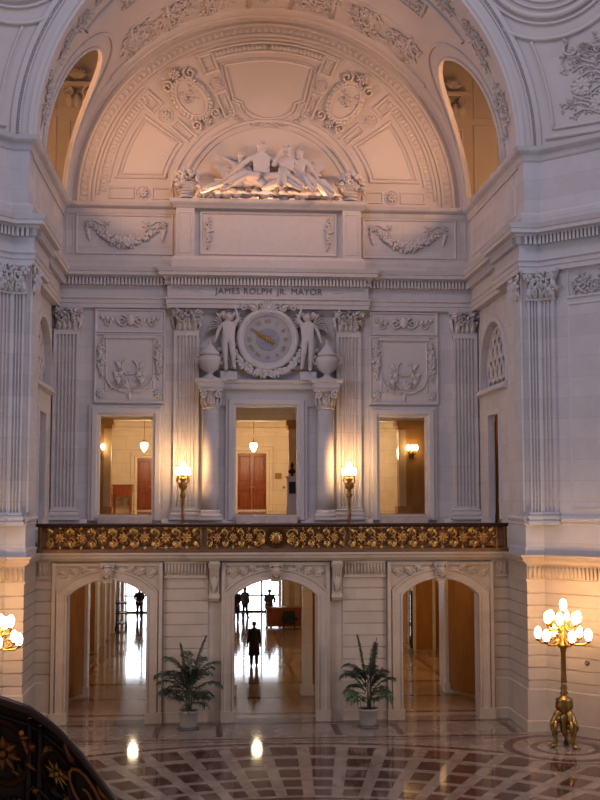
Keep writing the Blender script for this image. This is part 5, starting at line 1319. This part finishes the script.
# ================================================================== PALMS
def palm(loc, lb, seed, tall, mat, spread, spire):
    e = empty('potted_palm', loc, lb, 'plant', 'potted palms between the arches')
    MB().lathe([(.22, .03), (.25, .1), (.30, .48), (.33, .5), (.33, .56), (.28, .56), (.27, .5)], n=24).build('pot', 'pot', e)
    MB().lathe([(.31, 0), (.33, .03), (.27, .045)], n=24).build('saucer', 'saucer', e); MB().lathe([(.27, .5), (.25, .53), (0, .54)], n=18).build('soil', 'soil', e)
    q = random.Random(seed)
    for i in range(5):
        a = q.uniform(0, 6.28); MB().tube([(.06*cos(a), .06*sin(a), .5), (.09*cos(a), .09*sin(a), .85), (.10*cos(a), .10*sin(a), 1.5)], [.025, .02, .012], 6).build('stem', 'stem', e)
    n = 36
    for i in range(n):
        a = i*2.399+q.uniform(-.4, .4)
        if i < spire: el = R(q.uniform(74, 86)); L = tall*q.uniform(.95, 1.1); droop = .12
        elif i < 18: el = R(q.uniform(48, 78)); L = spread*q.uniform(1.0, 1.25); droop = q.uniform(.6, 1.25)
        else: el = R(q.uniform(15, 45)); L = spread*q.uniform(.6, .9); droop = .7
        z0 = q.uniform(.95, 1.45) if i < 18 else q.uniform(.65, 1.15); pts = []; x = .08; z = z0; st = L/10
        for k in range(11):
            pts.append(Vector((x*cos(a), x*sin(a), z))); t = k/10; an = el-droop*1.5*t**1.5; x += st*cos(an); z += st*sin(an)
        f = MB(); f.tube(pts, [.012]*6+[.008]*5, 4)
        nl = int(L*24)
        for k in range(nl):
            t = .25+.75*(k+.5)/nl; j = min(9, int(t*10)); fr = t*10-j; p = pts[j].lerp(pts[j+1], fr); dr = (pts[j+1]-pts[j]).normalized()
            side = dr.cross(Vector((-sin(a), cos(a), 0)).cross(dr)); side = Vector((-sin(a), cos(a), 0))
            ll = .34*sin(pi*(.15+.75*(t-.25)/.75))**.7*q.uniform(.8, 1.1)*(.7 if i < spire else 1)
            for s in (-1, 1):
                d1 = (side*s*q.uniform(.5, .85)+dr*.75+Vector((0, 0, q.uniform(-.15, .25)))).normalized(); mid = p+d1*ll*.5; tip = p+d1*ll+Vector((0, 0, -.06-.08*q.random()))
                wd = dr*.019; up_ = Vector((0, 0, .006))
                f.add([p-wd*.6, p+wd*.6, mid+wd+up_, mid-wd+up_, tip], [(0, 1, 2, 3), (3, 2, 4)])
        f.build('frond', 'leaf2' if (mat == 'leaf2' and i > 24) else 'leaf', e, recalc=False)
    return e
palm((-2.68, -1.05, 0), 'dark green palm in a cream pot left of the central archway', 5, 1.35, 'leaf', 1.02, 2)
palm((2.76, -1.15, 0), 'bushier palm with a tall spire in a pot right of the central archway', 8, 1.42, 'leaf2', .76, 4)

# ================================================================== FOREGROUND STAIR BALUSTRADE
sb = empty('stair_balustrade', (-3.0, -29.6, 0), 'dark bronze scrollwork stair balustrade in the lower left foreground', 'railing')
O = Vector((-3.0, -29.6, 0))
def stair(t):
    """top rail path: t=0 far left, 1 right bottom; world coordinates"""
    x = -4.15+1.95*t; y = -29.75+.55*sin(t*1.9)-.2*t
    ts = [0, .2, .40, .5, .6, .68, .76, .85, 1.0, 1.3]; zs = [6.14, 6.035, 5.92, 5.86, 5.785, 5.665, 5.49, 5.26, 4.80, 3.95]
    for i in range(len(ts)-1):
        if t <= ts[i+1] or i == len(ts)-2:
            k = (t-ts[i])/(ts[i+1]-ts[i]); z = zs[i]+(zs[i+1]-zs[i])*k; break
    return Vector((x, y, z))
T = [i*1.25/40 for i in range(41)]
m = MB(); rows = []
for t in T:
    p = stair(t)-O; rows.append([(p.x, p.y+dy, p.z+dz) for dy, dz in ((-.035, -.045), (-.045, -.02), (-.03, .004), (0, .012), (.03, .004), (.045, -.02), (.035, -.045))])
m.grid(rows, cv=True); m.build('hand_rail', 'rail', sb)
def sp(t, h, d=0): p = stair(t)-O; return (p.x, p.y-d, p.z-h)
m = MB()
for h, r_ in ((.10, .012), (.93, .03)): m.tube([sp(t, h) for t in T], r_, 6)
m.build('frame_bars', 'darker', sb)
m = MB(); m.grid([[sp(t, .06, -.03), sp(t, 1.0, -.03), sp(t, 1.0, -.045), sp(t, .06, -.045)] for t in T], cv=True, smooth=False); m.build('backing_panel', 'backing', sb)
m = MB(); m.grid([[sp(t, .98, -.4), sp(t, .98, .12), sp(t, 1.25, .12), sp(t, 1.25, -.4)] for t in T], cv=True, smooth=False); m.build('stringer', 'dado', sb)
sm = lambda u, v, d: sp(u/1.95, v, d)
for n, (u, v) in enumerate(((.55, .34), (1.02, .30), (1.0, .72), (1.32, .25), (.30, .7), (1.55, .62), (1.35, .68), (1.75, .3))):
    b = MB(); rr = .17 if n in (0, 1, 2) else .11
    if n in (1, 3, 0): 
        b.ribbon([(u+rr*.8*cos(q*pi/10), v+rr*sin(q*pi/10)) for q in range(20)], [(-.02, .0), (0, .03), (.02, .0)], sm, closed=True); rosette(b, sm, u, v, rr*.62, 8, .035)
    else:
        rosette(b, sm, u, v, rr*.8, 8, .04); scroll(b, sm, u, v, rr, .5, 1.3, .018, 1, .01)
    b.build('rosette', 'amber' if n % 3 else 'bronze', sb)
for n, (u, v, s) in enumerate(((.8, .18, 1), (.8, .55, -1), (.5, .62, 1), (1.22, .5, -1), (1.2, .85, 1), (.3, .35, -1), (1.5, .42, 1), (1.48, .2, -1), (1.65, .75, 1), (1.85, .5, -1), (.7, .8, 1), (2.0, .25, 1))):
    b = MB(); scroll(b, sm, u, v, .14, 1.0*n, 1.5, .018, s, .02)
    for j in range(5): leafr(b, sm, u+.12*cos(j*1.3), v+.12*sin(j*1.3), .11, j*1.3+.5, .35, .03)
    b.build('scroll', ('darker', 'amber', 'dark')[n % 3], sb)
for u in (.14, 1.16, 1.22, 1.95): MB().tube([sm(u, .06, .0), sm(u, .95, .0)], .022, 6).build('post', 'darker', sb)
b = MB(); q = random.Random(4)
for i in range(130): leafr(b, sm, q.uniform(.1, 2.2), q.uniform(.12, .92), .08, q.uniform(0, 6.28), .35, .03)
b.build('leafwork', 'amber', sb)['kind'] = 'stuff'
for u, v in ((.2, .2), (.62, .12), (1.12, .15), (1.3, .45), (1.6, .3)): MB().ball(sm(u, v, .03), .02, 8, 6).build('stud', 'gold', sb)

# ================================================================== LIGHT
W = bpy.data.worlds.new('World'); SC.world = W; W.use_nodes = True
bg = W.node_tree.nodes['Background']; bg.inputs['Color'].default_value = (.74, .68, .80, 1); bg.inputs['Strength'].default_value = .30
lamp('dome_skylight', (0, -17, 33), 3700, (.80, .76, 1.0), 13, 'AREA', (0, 0, 0))
# lunette uplights hidden behind the sculpture on the attic ledge
lamp('lunette_uplight', (0, YU-.16, ZL+.12), 40, (1, .50, .26), 5.6, 'AREA', (pi-.32, 0, 0), .18)
lamp('ledge_uplight', (0, YU-.92, ZL+.04), 45, (1, .52, .28), 5.4, 'AREA', (pi+.35, 0, 0), .12)
for sx in (-1, 1): lamp('loft_light', (sx*8.9, 1.0, ZS+.8), 330, (1, .50, .18), .3)
for sx in (-1, 1): lamp('side_gallery_light', (sx*8.9, 3.6, 9.4), 10, (1, .5, .18), .1)
for sx in (-1, 1):  # added fill lights without fixtures, warming the lunette wall and sculpture
    v = Vector((-sx*.2, 5.3, 20.6))-Vector((sx*8.3, .8, 19.2)); lamp('loft_floodlight', (sx*8.3, .8, 19.2), 185, (1, .54, .32), .8, 'AREA', v.to_track_quat('-Z', 'Y').to_euler(), .8, 1.7)
for sx in (-1, 1):
    v = Vector((-sx*4, 1, 9))-Vector((sx*24, -19, 13)); lamp('side_arm_daylight', (sx*24, -19, 13), 3000, (.55, .68, 1.0), 7, 'AREA', v.to_track_quat('-Z', 'Y').to_euler(), 9)
# hall lamps
for x, y, p in ((-5.3, 2.6, 12), (0, 2.6, 12), (5.3, 2.6, 14), (-.05, 13.9, 50), (-5.35, 13.9, 45), (5.3, 10.5, 60), (10, 10, 40), (-10, 10, 40), (4.5, 20, 60), (-3, 20, 50)):
    lamp('hall_light', (x, y, 3.85 if y == 13.9 else 4.4), p*2.3, (1, .56, .22), .1)

# ================================================================== CAMERA
cd = bpy.data.cameras.new('camera'); co_ = bpy.data.objects.new('camera', cd); COL.objects.link(co_)
cd.sensor_width = 36; cd.sensor_fit = 'AUTO'; cd.lens = 1135.75*36/800
co_.location = (-1.945, -36.097, 7.0); co_.rotation_euler = (pi/2+.08373, 0, -.07503)
cd.clip_end = 300
SC.camera = co_
SC.view_settings.view_transform = 'Standard'; SC.view_settings.look = 'None'; SC.view_settings.gamma = 1; SC.view_settings.use_curve_mapping = False
SC.view_settings.exposure = -.38
